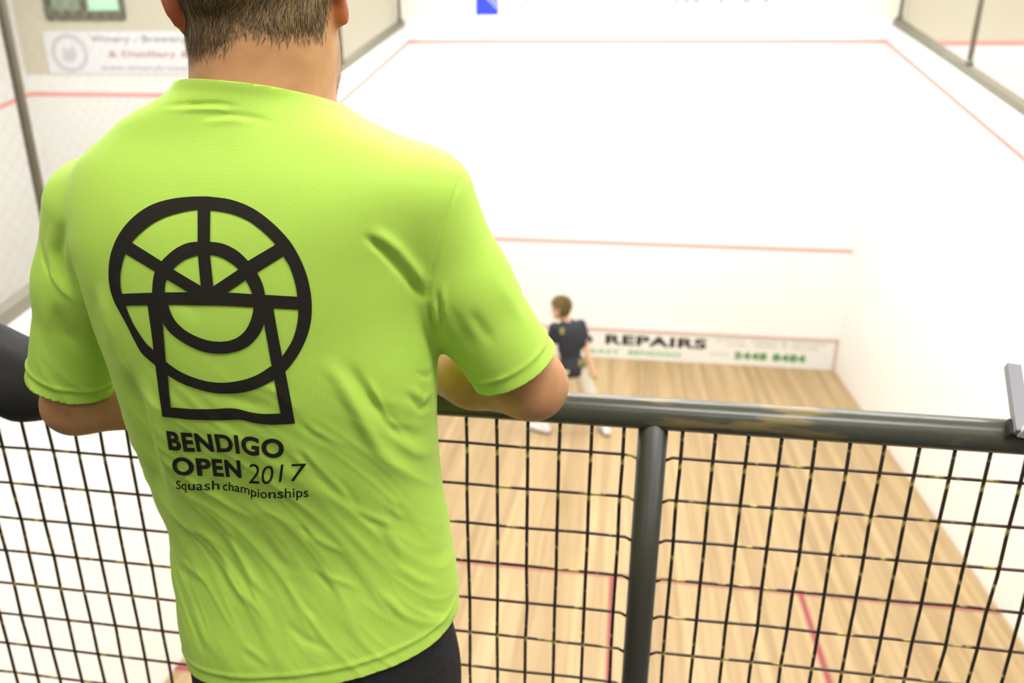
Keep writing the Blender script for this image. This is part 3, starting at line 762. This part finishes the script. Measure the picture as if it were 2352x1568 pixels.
V, F = bm_arrays(bm); bm.normal_update(); bm.verts.ensure_lookup_table(); N_ = np.array([v.normal[:] for v in bm.verts]); ED = np.array([[e.verts[0].index, e.verts[1].index] for e in bm.edges]); bm.free()
for _ in range(4):
    A_ = N_.copy(); np.add.at(A_, ED[:, 0], N_[ED[:, 1]]); np.add.at(A_, ED[:, 1], N_[ED[:, 0]]); N_ = A_/np.linalg.norm(A_, axis=1, keepdims=True)
view = CAM-V; view /= np.linalg.norm(view, axis=1, keepdims=True); facing = np.clip((N_*view).sum(1)*2.5, 0, 1)
PX = np.stack(project(V), 1)
def stroke(pts, width, amp, taper=.42):
    """a fold in the cloth along a line; amp in mm, + ridge, - valley"""
    P = np.array(pts, float); seg = P[1:]-P[:-1]; ln = np.linalg.norm(seg, axis=1); cum = np.concatenate([[0], np.cumsum(ln)]); tot = cum[-1]
    lo, hi = P.min(0)-4*width, P.max(0)+4*width
    I = np.flatnonzero((PX[:, 0] > lo[0]) & (PX[:, 0] < hi[0]) & (PX[:, 1] > lo[1]) & (PX[:, 1] < hi[1]) & (facing > 0))
    if not len(I): return
    best = np.full(len(I), 1e9); tt = np.zeros(len(I))
    for i in range(len(seg)):
        r = PX[I]-P[i]; t = np.clip((r@seg[i])/(ln[i]**2), 0, 1); d = np.linalg.norm(r-t[:, None]*seg[i], axis=1); m = d < best
        best[m] = d[m]; tt[m] = (cum[i]+t*ln[i])[m]/tot
    tp = np.clip(np.minimum(tt, 1-tt)/taper, 0, 1); tp = tp*tp*(3-2*tp)
    DISP[I] += amp*.00095*np.exp(-(best/width)**2)*tp*facing[I]
DISP = np.zeros(len(V))
FOLDS = [
 ([(828, 538), (850, 552), (880, 578), (930, 632), (982, 700)], 9, -4.6, .2), ([(845, 522), (880, 545), (912, 570), (955, 622), (985, 668)], 13, 4.4, .25),
 ([(980, 690), (990, 735), (1010, 790)], 5, -5), ([(1003, 655), (1010, 700), (1014, 770)], 4.5, -3.5), ([(996, 680), (1002, 730), (1010, 770)], 5, 3), ([(1016, 640), (1020, 700), (1024, 750)], 6, 2.5),
 ([(168, 488), (142, 530), (136, 580), (150, 640), (172, 690)], 12, -5), ([(118, 505), (112, 570), (125, 630), (165, 700)], 7, 3), ([(158, 520), (157, 600), (175, 665), (205, 740)], 12, 4),
 ([(96, 514), (92, 547), (98, 598), (126, 656), (177, 707)], 3.5, -2), ([(104, 600), (132, 655), (180, 704)], 5, 2.5),
 ([(1058, 402), (1036, 470), (1006, 570), (986, 650), (979, 690)], 4.5, -2.2, .04),
 ([(205, 650), (218, 720), (240, 800)], 11, -3), ([(225, 640), (245, 740), (262, 820)], 11, 2.5),
 ([(278, 830), (310, 930), (335, 1020), (362, 1120), (386, 1195)], 20, -9.5, .3), ([(318, 830), (350, 940), (375, 1040), (395, 1140)], 17, 5),
 ([(407, 1175), (426, 1204), (455, 1220), (487, 1242), (510, 1274), (529, 1322), (548, 1357), (592, 1395), (627, 1421)], 7, 2.6, .3), ([(402, 1192), (425, 1220), (460, 1240), (495, 1280), (515, 1330), (545, 1380), (590, 1415)], 9, -2.2, .3),
 ([(462, 1160), (503, 1195), (529, 1226), (548, 1277), (573, 1319), (608, 1360), (637, 1386)], 7, 2.6, .3), ([(450, 1165), (492, 1206), (517, 1240), (536, 1290), (562, 1335), (600, 1375)], 8, -2.4, .3),
 ([(411, 1274), (439, 1303), (462, 1325), (481, 1348)], 7, 3.4), ([(402, 1290), (430, 1322), (452, 1348)], 9, -3),
 ([(433, 1370), (452, 1421), (468, 1462), (503, 1517)], 7, 2.6), ([(423, 1385), (440, 1430), (456, 1475), (485, 1520)], 9, -2.4), ([(554, 1475), (592, 1504), (624, 1533)], 7, 2), ([(545, 1485), (580, 1515), (610, 1540)], 8, -1.6),
 ([(682, 1200), (704, 1223), (716, 1245)], 6, -3), ([(700, 1205), (730, 1236), (765, 1255), (812, 1274)], 7, 2.4), ([(710, 1300), (742, 1332), (777, 1375)], 6, -3), ([(722, 1296), (755, 1322), (796, 1338), (838, 1360)], 7, 2.4),
 ([(682, 1365), (707, 1399), (739, 1421)], 7, -2), ([(806, 1156), (847, 1182), (924, 1211)], 8, 2.4), ([(800, 1168), (845, 1196), (910, 1225)], 8, -2), ([(873, 1198), (905, 1246), (937, 1284)], 9, 2.4), ([(858, 1205), (890, 1255), (920, 1295)], 9, -2),
 ([(876, 1348), (908, 1389), (940, 1431)], 10, 2), ([(780, 1190), (830, 1245), (870, 1290)], 9, 1.8), ([(600, 1200), (650, 1270), (700, 1310)], 9, 1.6), ([(590, 1212), (640, 1285), (690, 1330)], 9, -1.5), ([(640, 1420), (700, 1470), (780, 1500)], 10, -1.6), ([(900, 1290), (960, 1330), (1010, 1345)], 10, 2), ([(960, 1380), (1000, 1410), (1035, 1400)], 9, -1.8),
 ([(728, 812), (779, 869), (817, 933), (842, 984), (871, 1035), (903, 1067), (951, 1099), (1000, 1120)], 18, 5.5, .3), ([(790, 820), (842, 908), (877, 946), (906, 984), (950, 1003), (995, 1005)], 14, -5, .3), ([(836, 853), (868, 917), (893, 965), (929, 997), (960, 998)], 8, 3.4, .3),
 ([(677, 940), (721, 984), (779, 1016), (823, 1032)], 7, 2), ([(670, 952), (715, 998), (770, 1030)], 8, -1.8), ([(680, 1010), (728, 1067), (779, 1118), (823, 1156)], 7, 2.2, .3), ([(669, 1018), (716, 1078), (768, 1130), (812, 1168)], 8, -2.2, .3), ([(779, 1095), (804, 1137), (832, 1178)], 7, -2), ([(862, 1140), (913, 1180), (945, 1195)], 8, 2.4), ([(887, 1125), (906, 1169), (929, 1200)], 8, 2.2),
 ([(925, 895), (965, 940), (1004, 912)], 8, -3.2), ([(935, 880), (970, 918), (1004, 885)], 9, 2.8), ([(945, 855), (985, 866), (1008, 835)], 6, -2.4), ([(900, 1000), (950, 1040), (1000, 1045)], 12, 2.2),
 ([(380, 640), (430, 700), (480, 740)], 18, -1.2), ([(560, 870), (640, 900), (700, 960)], 12, 1.5), ([(480, 900), (560, 920), (640, 945)], 14, -1.4), ([(650, 1000), (690, 1060), (720, 1110)], 9, 1.6),
 ([(360, 244), (430, 240), (500, 239), (565, 247)], 5.5, -3), ([(365, 254), (430, 251), (500, 250), (560, 258)], 6, 2), ([(440, 273), (530, 263), (600, 273), (655, 292)], 6.5, -2), ([(455, 284), (530, 276), (590, 284)], 7, 1.2),
 ([(1070, 700), (1110, 760), (1140, 800)], 14, -2.5), ([(1130, 620), (1190, 720), (1225, 770)], 16, 2), ([(1030, 690), (1060, 760), (1100, 820)], 14, -2),
 ([(120, 690), (150, 760), (190, 810)], 14, -3), ([(95, 680), (110, 760), (125, 820)], 9, 1.6), ([(205, 720), (225, 790), (245, 850)], 12, -3)]
for f in FOLDS:
    if f[1] < 10 and f[0][0][1] > 900: f = (f[0], f[1], f[2]*.55, *f[3:])
    stroke(*f)
from mathutils import noise as mnoise
def drape(v):
    """long slanting creases of the loose cloth below the shoulder blades"""
    z = v[2]; k = min(max((3.93-z)/.16, 0), 1)
    if k <= 0 or v[1] > -.62: return 0.0
    k *= min(max((z-3.45)/.10, .35), 1)*min(max((-.62-v[1])/.05, 0), 1)
    p = v[0]*.62-z*.78; q = v[0]*.78+z*.62+.012*math.sin(p*17)
    a = mnoise.noise(Vector((p*4.2, q*30, 1.3))); b = mnoise.noise(Vector((p*7.5, q*62, 7.7)))
    return k*.75*(.0021*(max(0, 1-abs(a)*3.2)**1.5)-.0010*max(0, a)+.0010*(max(0, 1-abs(b)*3.0)**1.5))
DISP += np.array([mnoise.noise(Vector((v[0]*14, v[1]*14, v[2]*9)))*.0011 for v in V])
DISP += np.array([drape(v) for v in V])
# stitched hems
for dist in ((pl-V)@hem_n, np.where(V[:, 0] > 2.945, (C_R-V)@dR, 9), np.where(V[:, 0] < 2.503, (C_L-V)@dL, 9)):
    DISP += np.exp(-((dist-.0195)/.0028)**2)*.0016-np.exp(-((dist-.013)/.004)**2)*.0008+np.exp(-(dist/.004)**2)*.0008
dist = (c0-V)@cn; top = V[:, 2] > 4.11
DISP += np.where(top & (np.linalg.norm(V[:, :2]-np.array([2.724, -.667]), axis=1) < .14), np.exp(-((dist-.002)/.007)**2)*.0012, 0)
V = V+N_*DISP[:, None]
shirt = mesh_np('t_shirt', V, F, M['lime'], man); solid_shell(shirt, .0016); shirt['label'] = 'lime green sports t-shirt with a black print on the back'
bvh = BVHTree.FromPolygons([Vector(v) for v in V], F)

# black print on the back
def on_shirt(px, py, off=.0009):
    d = Vector(ray(px, py)).normalized(); hit = bvh.ray_cast(Vector(CAM), d)
    if hit[0] is None: return None
    nn = hit[1] if hit[1].dot(d) < 0 else -hit[1]
    return hit[0]+nn*off-d*.0002
def crop(p): return (200+p[0]*.5102, 400+p[1]*.5102)
def densify(L_, R_, step=5.0):
    L_ = [crop(p) for p in L_]; R_ = [crop(p) for p in R_]
    def res(P, ts):
        P = np.array(P, float); s_ = np.linspace(0, 1, len(P)); 
        if len(P) > 4:   # Catmull-Rom through the edge points
            out = []
            for t in ts:
                i = min(int(t*(len(P)-1)), len(P)-2); u = t*(len(P)-1)-i
                p0, p1, p2, p3 = P[max(i-1, 0)], P[i], P[i+1], P[min(i+2, len(P)-1)]
                out.append(.5*((2*p1)+(-p0+p2)*u+(2*p0-5*p1+4*p2-p3)*u*u+(-p0+3*p1-3*p2+p3)*u**3))
            return np.array(out)
        return np.stack([np.interp(ts, s_, P[:, k]) for k in (0, 1)], 1)
    n_ = max(int(np.linalg.norm(np.diff(np.array(L_), axis=0), axis=1).sum()/step), 2); ts = np.linspace(0, 1, n_+1)
    return res(L_, ts), res(R_, ts)
def print_strip(name, L_, R_, parent, across=7):
    A, B = densify(L_, R_); VV, FF = [], []
    for a, b in zip(A, B):
        for k in range(across+1):
            q = a+(b-a)*k/across; h_ = on_shirt(*q); VV.append(h_)
    for i in range(len(A)-1):
        for k in range(across):
            f = (i*(across+1)+k, i*(across+1)+k+1, (i+1)*(across+1)+k+1, (i+1)*(across+1)+k)
            if all(VV[j] is not None for j in f): FF.append(f)
    VV = [v if v is not None else Vector((2.7, -.7, 3.9)) for v in VV]
    o = mesh_np(name, VV, FF, M['ink'], parent); return o
PAIRS1 = [(540,100,530,158),(650,115,640,175),(750,155,722,207),(835,218,790,256),(905,290,850,316),(950,360,885,368),(985,440,915,420),(1005,520,940,500),(1012,590,950,580),(1008,660,950,650),(990,730,932,728),(960,795,905,780),(925,848,878,820),(893,885,850,858),(840,925,830,862),(770,960,775,897),(700,980,715,921),(620,985,640,935),(560,980,575,935),(500,965,520,925),(430,940,460,905),(365,903,410,880),(330,875,357,842),(310,858,330,815),(250,805,300,788),(215,745,265,755),(180,675,222,692),(150,620,195,640),(125,572,172,580),(108,520,158,530),(100,465,152,490),(102,400,154,435),(115,340,172,365),(142,278,200,310),(182,222,245,262),(235,173,300,220),(300,135,360,190),(380,112,430,170),(460,102,490,160),(540,100,530,158)]
PAIRS2 = [(530,302,530,360),(605,310,590,368),(672,340,640,392),(725,388,683,428),(765,440,715,475),(790,490,735,512),(803,545,746,545),(808,600,751,595),(797,672,740,650),(775,720,715,700),(735,765,680,732),(690,790,640,748),(640,803,615,751),(590,806,590,752),(530,798,540,745),(470,775,480,722),(415,743,430,690),(370,705,390,645),(338,658,368,590),(310,610,358,560),(297,560,352,530),(297,500,354,495),(308,437,362,468),(340,388,390,425),(400,335,440,385),(460,308,495,365),(530,302,530,360)]
for nm, PP in (('logo_outer_ring', PAIRS1), ('logo_inner_ring', PAIRS2)):
    print_strip(nm, [p[:2] for p in PP], [p[2:] for p in PP], shirt)
print_strip('logo_spoke', [(500, 130), (500, 302), (501, 362), (516, 530)], [(557, 130), (555, 302), (555, 362), (573, 530)], shirt)
print_strip('logo_spoke', [(190, 298), (333, 388), (385, 425), (545, 520)], [(160, 348), (308, 437), (358, 470), (500, 555)], shirt)
print_strip('logo_spoke', [(860, 310), (725, 390), (683, 428), (545, 520)], [(900, 358), (765, 442), (715, 475), (590, 560)], shirt)
print_strip('logo_bar', [(140, 538), (300, 532), (455, 530), (640, 532), (740, 538), (965, 551)], [(150, 590), (275, 588), (365, 586), (600, 590), (750, 597), (970, 609)], shirt)
print_strip('logo_leg', [(273, 575), (292, 712), (310, 858), (325, 975), (341, 1089)], [(335, 575), (345, 700), (357, 845), (367, 930), (380, 1075)], shirt)
print_strip('logo_leg', [(782, 580), (800, 680), (833, 865), (846, 935), (876, 1095)], [(836, 580), (862, 730), (893, 885), (913, 990), (937, 1119)], shirt)
print_strip('logo_base', [(340, 1045), (400, 1049), (480, 1055), (560, 1055), (660, 1052), (740, 1070), (800, 1077), (900, 1073)], [(341, 1089), (410, 1096), (480, 1103), (600, 1105), (690, 1103), (760, 1118), (830, 1125), (936, 1120)], shirt)
def print_text(name, body, base, top, bold, parent):
    """base / top: polylines (crop frame) of the baseline and the cap line, sampled evenly along the word"""
    T2, FF, wd = font_mesh(body, bold, maxlen=.16)
    base = np.array(base, float); top = np.array(top, float); sb_ = np.linspace(0, 1, len(base)); st_ = np.linspace(0, 1, len(top))
    VV = []
    for x, y in T2:
        t = x/wd; b = np.array([np.interp(t, sb_, base[:, k]) for k in (0, 1)]); c = np.array([np.interp(t, st_, top[:, k]) for k in (0, 1)])
        VV.append(on_shirt(*crop(b+(c-b)*y)))
    FF = [f for f in FF if all(VV[j] is not None for j in f)]; VV = [v if v is not None else Vector((2.7, -.7, 3.9)) for v in VV]
    return mesh_np(name, VV, FF, M['ink'], parent)
print_text('print_word', 'BENDIGO', [(370, 1238), (455, 1247), (540, 1246), (625, 1249), (705, 1257), (790, 1270), (887, 1277)], [(357, 1153), (440, 1161), (525, 1166), (610, 1169), (695, 1174), (790, 1186), (887, 1192)], .036, shirt)
print_text('print_word', 'OPEN', [(390, 1352), (470, 1354), (560, 1356), (630, 1360), (697, 1365)], [(380, 1270), (460, 1274), (550, 1278), (620, 1282), (690, 1286)], .036, shirt)
print_text('print_number', '2017', [(728, 1388), (800, 1392), (880, 1381), (975, 1378)], [(733, 1299), (810, 1312), (890, 1303), (988, 1300)], -.004, shirt)
print_text('print_word', 'Squash', [(403, 1414), (450, 1419), (520, 1420), (597, 1417)], [(403, 1376), (450, 1378), (520, 1378), (597, 1376)], .007, shirt)
print_text('print_word', 'championships', [(613, 1420), (660, 1424), (710, 1432), (760, 1452), (810, 1457), (880, 1455), (940, 1452), (997, 1450)], [(613, 1380), (660, 1384), (710, 1394), (760, 1410), (810, 1416), (880, 1412), (940, 1409), (997, 1408)], .007, shirt)

# black shorts
def shorts_mesh(dx, zlow, h, m, parent, name, kx=1.0, grow=0.0):
    g = Grid((2.50+dx, -.82, zlow-.05), (2.97+dx, -.50, 3.63), h)
    g.loft([(3.30, 2.737+dx, .172+grow, -.66, .112+grow), (3.40, 2.740+dx, .180+grow, -.66, .116+grow), (3.50, 2.738+dx, .178+grow, -.657, .110+grow), (3.62, 2.73+dx, .168+grow, -.65, .098+grow)], 0, 2.4, .02)
    for s_ in (-1, 1): g.chain([(2.737+dx+s_*.088, -.658, 3.42), (2.737+dx+s_*.100, -.652, zlow-.03)], [.093, .094*kx], .03)
    V, Q = g.mesh(3); bm = to_bm(V, Q); cut(bm, (0, 0, zlow), (0, 0, -1)); cut(bm, (0, 0, 3.60), (0, 0, 1))
    V, F = bm_arrays(bm); bm.free()
    V = V+np.array([[mnoise.noise(Vector((v[0]*22, v[1]*22, v[2]*12)))*.004 for v in V]]).T*np.array([1, 1, 0])
    o = mesh_np(name, V, F, m, parent); solid_shell(o, .002); return o
shorts_mesh(0, 3.10, .006, M['shorts'], man, 'shorts')
def shoe(x, y, z, ang, sc, m, m2, parent):
    """sole, upper and laces of a sports shoe pointing along +Y turned by ang"""
    R = rot_z(ang); P = lambda a, b, c: tuple(np.array([x, y, z])+R@(np.array([a, b, c])*sc))
    g = Grid(np.array([x, y, z])-.17*sc-.03, np.array([x, y, z])+.20*sc+.03, .006*max(sc, 1))
    g.chain([P(0, -.085, .045), P(0, .03, .042), P(.004, .13, .034)], [.040*sc, .042*sc, .034*sc], .02); g.cone(P(0, -.07, .05), P(0, -.06, .088), .038*sc, .034*sc, .02)
    V, Q = g.mesh(3); V[:, 2] = np.maximum(V[:, 2], z+.012*sc); up_ = mesh_np('shoe', V, Q, m, parent)
    VV, FF = [], []
    out = [(.036*math.cos(t)*(1.0 if math.sin(t) < 0 else 1.08), (.125 if math.sin(t) < 0 else .168)*math.sin(t)) for t in np.linspace(0, 2*PI, 28, endpoint=False)]
    for c in (0.0, .018):
        for a, b in out: VV.append(P(a*1.12, b, c))
    for i in range(28): j = (i+1) % 28; FF.append((i, j, 28+j, 28+i))
    FF.append(tuple(range(27, -1, -1))); FF.append(tuple(range(28, 56))); mesh_np('sole', VV, FF, m2, up_)
    for k in range(4): tube('lace', [P(-.022, .02+k*.022, .074-k*.006), P(0, .024+k*.022, .083-k*.007), P(.022, .02+k*.022, .074-k*.006)], .003*sc, m2, up_, 6)
for s_ in (-1, 1): shoe(2.732+s_*.117, -.64, BZ, -s_*.12, 1.05, M['shoe_black'], M['shoe_white'], man)

# ------------------------------------------------------------------ the neighbour at the railing, mostly out of frame
DX = -1.03
nb = empty('person', (2.73+DX, -.66, BZ)); tag(nb, 'person in a black jacket at the left edge, elbow resting on the railing', 'person')
nS_R = np.array([1.885, -.62, 3.99]); nE_R = on_y(66, 878, -.505); nW_R = np.array([1.90, -.40, 3.785])
nS_L = np.array([1.50, -.64, 4.02]); nE_L = np.array([1.32, -.60, 3.79]); nW_L = np.array([1.56, -.43, 3.785])
nARMS = [(nS_R, nE_R, nW_R, (-.85, .45, -.05), (.1, .2, 1), -1, .5, .042), (nS_L, nE_L, nW_L, (.8, .5, -.05), (-.1, .2, 1), 1, .5, .042)]
nH = HC+np.array([DX, .0, .0]); nR = rot_z(.1)
g = Grid((1.22, -.86, 2.60), (2.30, -.16, 4.46), .0085); full_body(g, DX, nARMS, nH, nR)
V, Q = g.mesh(3); N_ = vnormals(V, Q); loc = (V-nH)@nR; up = loc[:, 2]-hairline(loc); col = np.tile(np.array([.55, .32, .18]), (len(V), 1))
sel = (up > 0) & (np.abs(loc[:, 0]) < .08) & (V[:, 2] > 4.17); col[sel] = (.05, .035, .02)
o = mesh_np('body', V, Q, M['skin'], nb); set_cols(o, col)
add_hair('hair', V, N_, sel, np.full(len(V), .02), np.ones(len(V)), 5000, (np.array([.04, .03, .02]), np.array([.10, .07, .04])), nb, lambda p, nn: np.array([0, -.3, -1.0]), .0007)
g = Grid((1.22, -.86, 3.34), (2.32, -.30, 4.26), .0085)
g.loft([(z, cx+DX, a+.010, cy, b+.012) for z, cx, a, cy, b in TORSO], 0, 2.3, .02)
for S_, E_, W_ in ((nS_R, nE_R, nW_R), (nS_L, nE_L, nW_L)):
    g.chain([S_, (S_+E_)/2, E_], [.070, .066, .056], .045); g.chain([E_, E_*.45+W_*.55, W_], [.056, .052, .040], .03)
V, Q = g.mesh(3); bm = to_bm(V, Q); cut(bm, (0, 0, 3.40), (0, 0, -1)); cut(bm, (0, 0, 4.20), (0, 0, 1))
V, F = bm_arrays(bm); bm.normal_update(); bm.verts.ensure_lookup_table(); N_ = np.array([v.normal[:] for v in bm.verts]); bm.free()
V = V+N_*np.array([[mnoise.noise(Vector(v*26))*.005 for v in V]]).T
o = mesh_np('jacket', V, F, M['jacket'], nb); solid_shell(o, .003)
shorts_mesh(DX, 2.70, .010, M['trousers'], nb, 'trousers', .80)
for s_ in (-1, 1): shoe(2.732+DX+s_*.117, -.64, BZ, -s_*.12, 1.05, M['shoe_black'], M['shoe_white'], nb)

# ------------------------------------------------------------------ the player on the court
pl_ = empty('person', (2.62, 7.0, 0)); tag(pl_, 'squash player in a dark navy tee and cream shorts on the court floor', 'person')
A = np.array
fx = A([-.55, .835, 0]); rx = A([.835, .55, 0])
pN, pHd, pPel = A([2.555, 7.0, 1.43]), A([2.47, 7.0, 1.595]), A([2.625, 7.0, .90])
pSR, pSL = pN+rx*.175+A([0, 0, -.055]), pN-rx*.175+A([0, 0, -.045])
pER, pWR = A([2.785, 7.03, 1.10]), A([2.865, 6.98, .87]); pEL, pWL = pSL+A([-.06, .05, -.27]), pSL+A([-.20, .24, -.33])
hR, hL = pPel+rx*.09-A([0, 0, .03]), pPel-rx*.09-A([0, 0, .03])
kR, kL = A([2.85, 7.09, .475]), A([2.40, 7.0, .485]); aR, aL = A([3.02, 7.06, .10]), A([2.285, 6.965, .10])
hd_R = np.stack([A([.30, .954, 0]), A([-.954, .30, 0]), A([0, 0, 1.0])], 1)@rot_x(-.12)
g = Grid((2.10, 6.65, -.02), (3.20, 7.35, 1.80), .009)
g.chain([pPel, pPel*.45+pN*.55, pN-A([0, 0, .08])], [.085, .08, .075], .04); g.cone(pSR, pSL, .04, .04, .04)
g.chain([pN-A([0, 0, .03]), pHd-A([-.01, 0, .05])], [.055, .05], .03)
for a_, b_, c_, dd, sd in ((pSR, pER, pWR, (.35, -.1, -.9), 1), (pSL, pEL, pWL, (-.6, .7, 0), -1)):
    g.chain([a_, b_], [.045, .037], .03); g.chain([b_, b_*.6+c_*.4, c_], [.037, .036, .024], .015); hand(g, c_, dd, A([.2, -1, 0]), .95, sd, .4)
for a_, b_, c_ in ((hR, kR, aR), (hL, kL, aL)):
    g.chain([a_, b_, b_*.6+c_*.4, c_], [.080, .053, .052, .034], .03)
head(g, pHd, hd_R, 1.08)
V, Q = g.mesh(2); N_ = vnormals(V, Q); loc = (V-pHd)@hd_R/1.08; up = loc[:, 2]-hairline(loc)
col = np.tile(A([.66, .42, .27]), (len(V), 1)); sel = (up > 0) & (np.abs(loc[:, 0]) < .081) & (V[:, 2] > 1.45); col[sel] = (.20, .135, .055)
sock = V[:, 2] < .17; col[sock] = (.75, .74, .74)
o = mesh_np('body', V, Q, M['skin'], pl_); set_cols(o, col)
add_hair('hair', V, N_, sel, np.full(len(V), .045), np.ones(len(V)), 4500, (A([.14, .095, .04]), A([.30, .215, .10])), pl_, lambda p, nn: A([-.5, .2, -.2]), .0018, 1.0)
g = Grid((2.15, 6.65, .70), (3.05, 7.35, 1.55), .009)
g.ell(pPel+A([-.01, 0, -.03]), (.172, .13, .18), .06, np.stack([rx, fx, A([0, 0, 1.0])], 1)); g.ell(pPel*.5+pN*.5+A([0, 0, .02]), (.165, .12, .25), .06, np.stack([rx, fx, A([0, 0, 1.0])], 1))
g.ell(pN-A([0, 0, .13]), (.185, .115, .16), .06, np.stack([rx, fx, A([0, 0, 1.0])], 1)); g.cone(pN-A([0, 0, .03]), pN+A([0, 0, .02]), .070, .062, .03)
for a_, b_ in ((pSR, pER), (pSL, pEL)): g.chain([a_, a_*.30+b_*.70], [.068, .066], .04)
V, Q = g.mesh(3); bm = to_bm(V, Q); cut(bm, (0, 0, .775), (0, 0, -1)); cut(bm, (0, 0, 1.455), (0, 0, 1), keep=lambda c: c.z > 1.43)
for a_, b_, sg in ((pSR, pER, 1), (pSL, pEL, -1)):
    d_ = (b_-a_)/np.linalg.norm(b_-a_); c_ = a_*.35+b_*.65; cut(bm, c_, d_, keep=lambda c: (np.array(c[:])-c_)@(np.array(c[:])-c_) < .012 and ((np.array(c[:])-pPel)@rx)*sg > .135)
V, F = bm_arrays(bm); bm.free()
tee = mesh_np('t_shirt', V, F, M['navy'], pl_); solid_shell(tee, .004)
tb = BVHTree.FromPolygons([Vector(v) for v in V], F)
def patch(px, py, w_, h_):
    VV, FF = [], []
    for j in range(5):
        for i in range(5):
            d = Vector(ray(px+w_*(i/4-.5), py+h_*(j/4-.5))).normalized(); hit = tb.ray_cast(Vector(CAM), d); VV.append(None if hit[0] is None else hit[0]-d*.006)
    for j in range(4):
        for i in range(4):
            f = (j*5+i, j*5+i+1, j*5+i+6, j*5+i+5)
            if all(VV[k] is not None for k in f): FF.append(f)
    if FF: mesh_np('yellow_print', [v or Vector((2.6, 7, 1)) for v in VV], FF, M['yellow'], tee)
patch(1291, 760, 9, 14); patch(1334, 832, 9, 16)
g = Grid((2.25, 6.7, .40), (3.05, 7.35, 1.0), .009)
g.ell(pPel-A([0, 0, .03]), (.155, .115, .12), .05, np.stack([rx, fx, A([0, 0, 1.0])], 1))
for a_, b_ in ((hR, kR), (hL, kL)): g.chain([a_, b_*.9+a_*.1], [.098, .096], .04)
V, Q = g.mesh(3); bm = to_bm(V, Q); cut(bm, (0, 0, .53), (0, 0, -1)); cut(bm, (0, 0, .88), (0, 0, 1)); V, F = bm_arrays(bm); bm.free()
o = mesh_np('shorts', V, F, M['cream'], pl_); solid_shell(o, .004)
shoe(2.262, 6.975, 0, 1.15, 1.08, M['shoe_white'], M['shoe_black'], pl_); shoe(3.045, 7.075, 0, .35, 1.08, M['shoe_white'], M['shoe_black'], pl_)
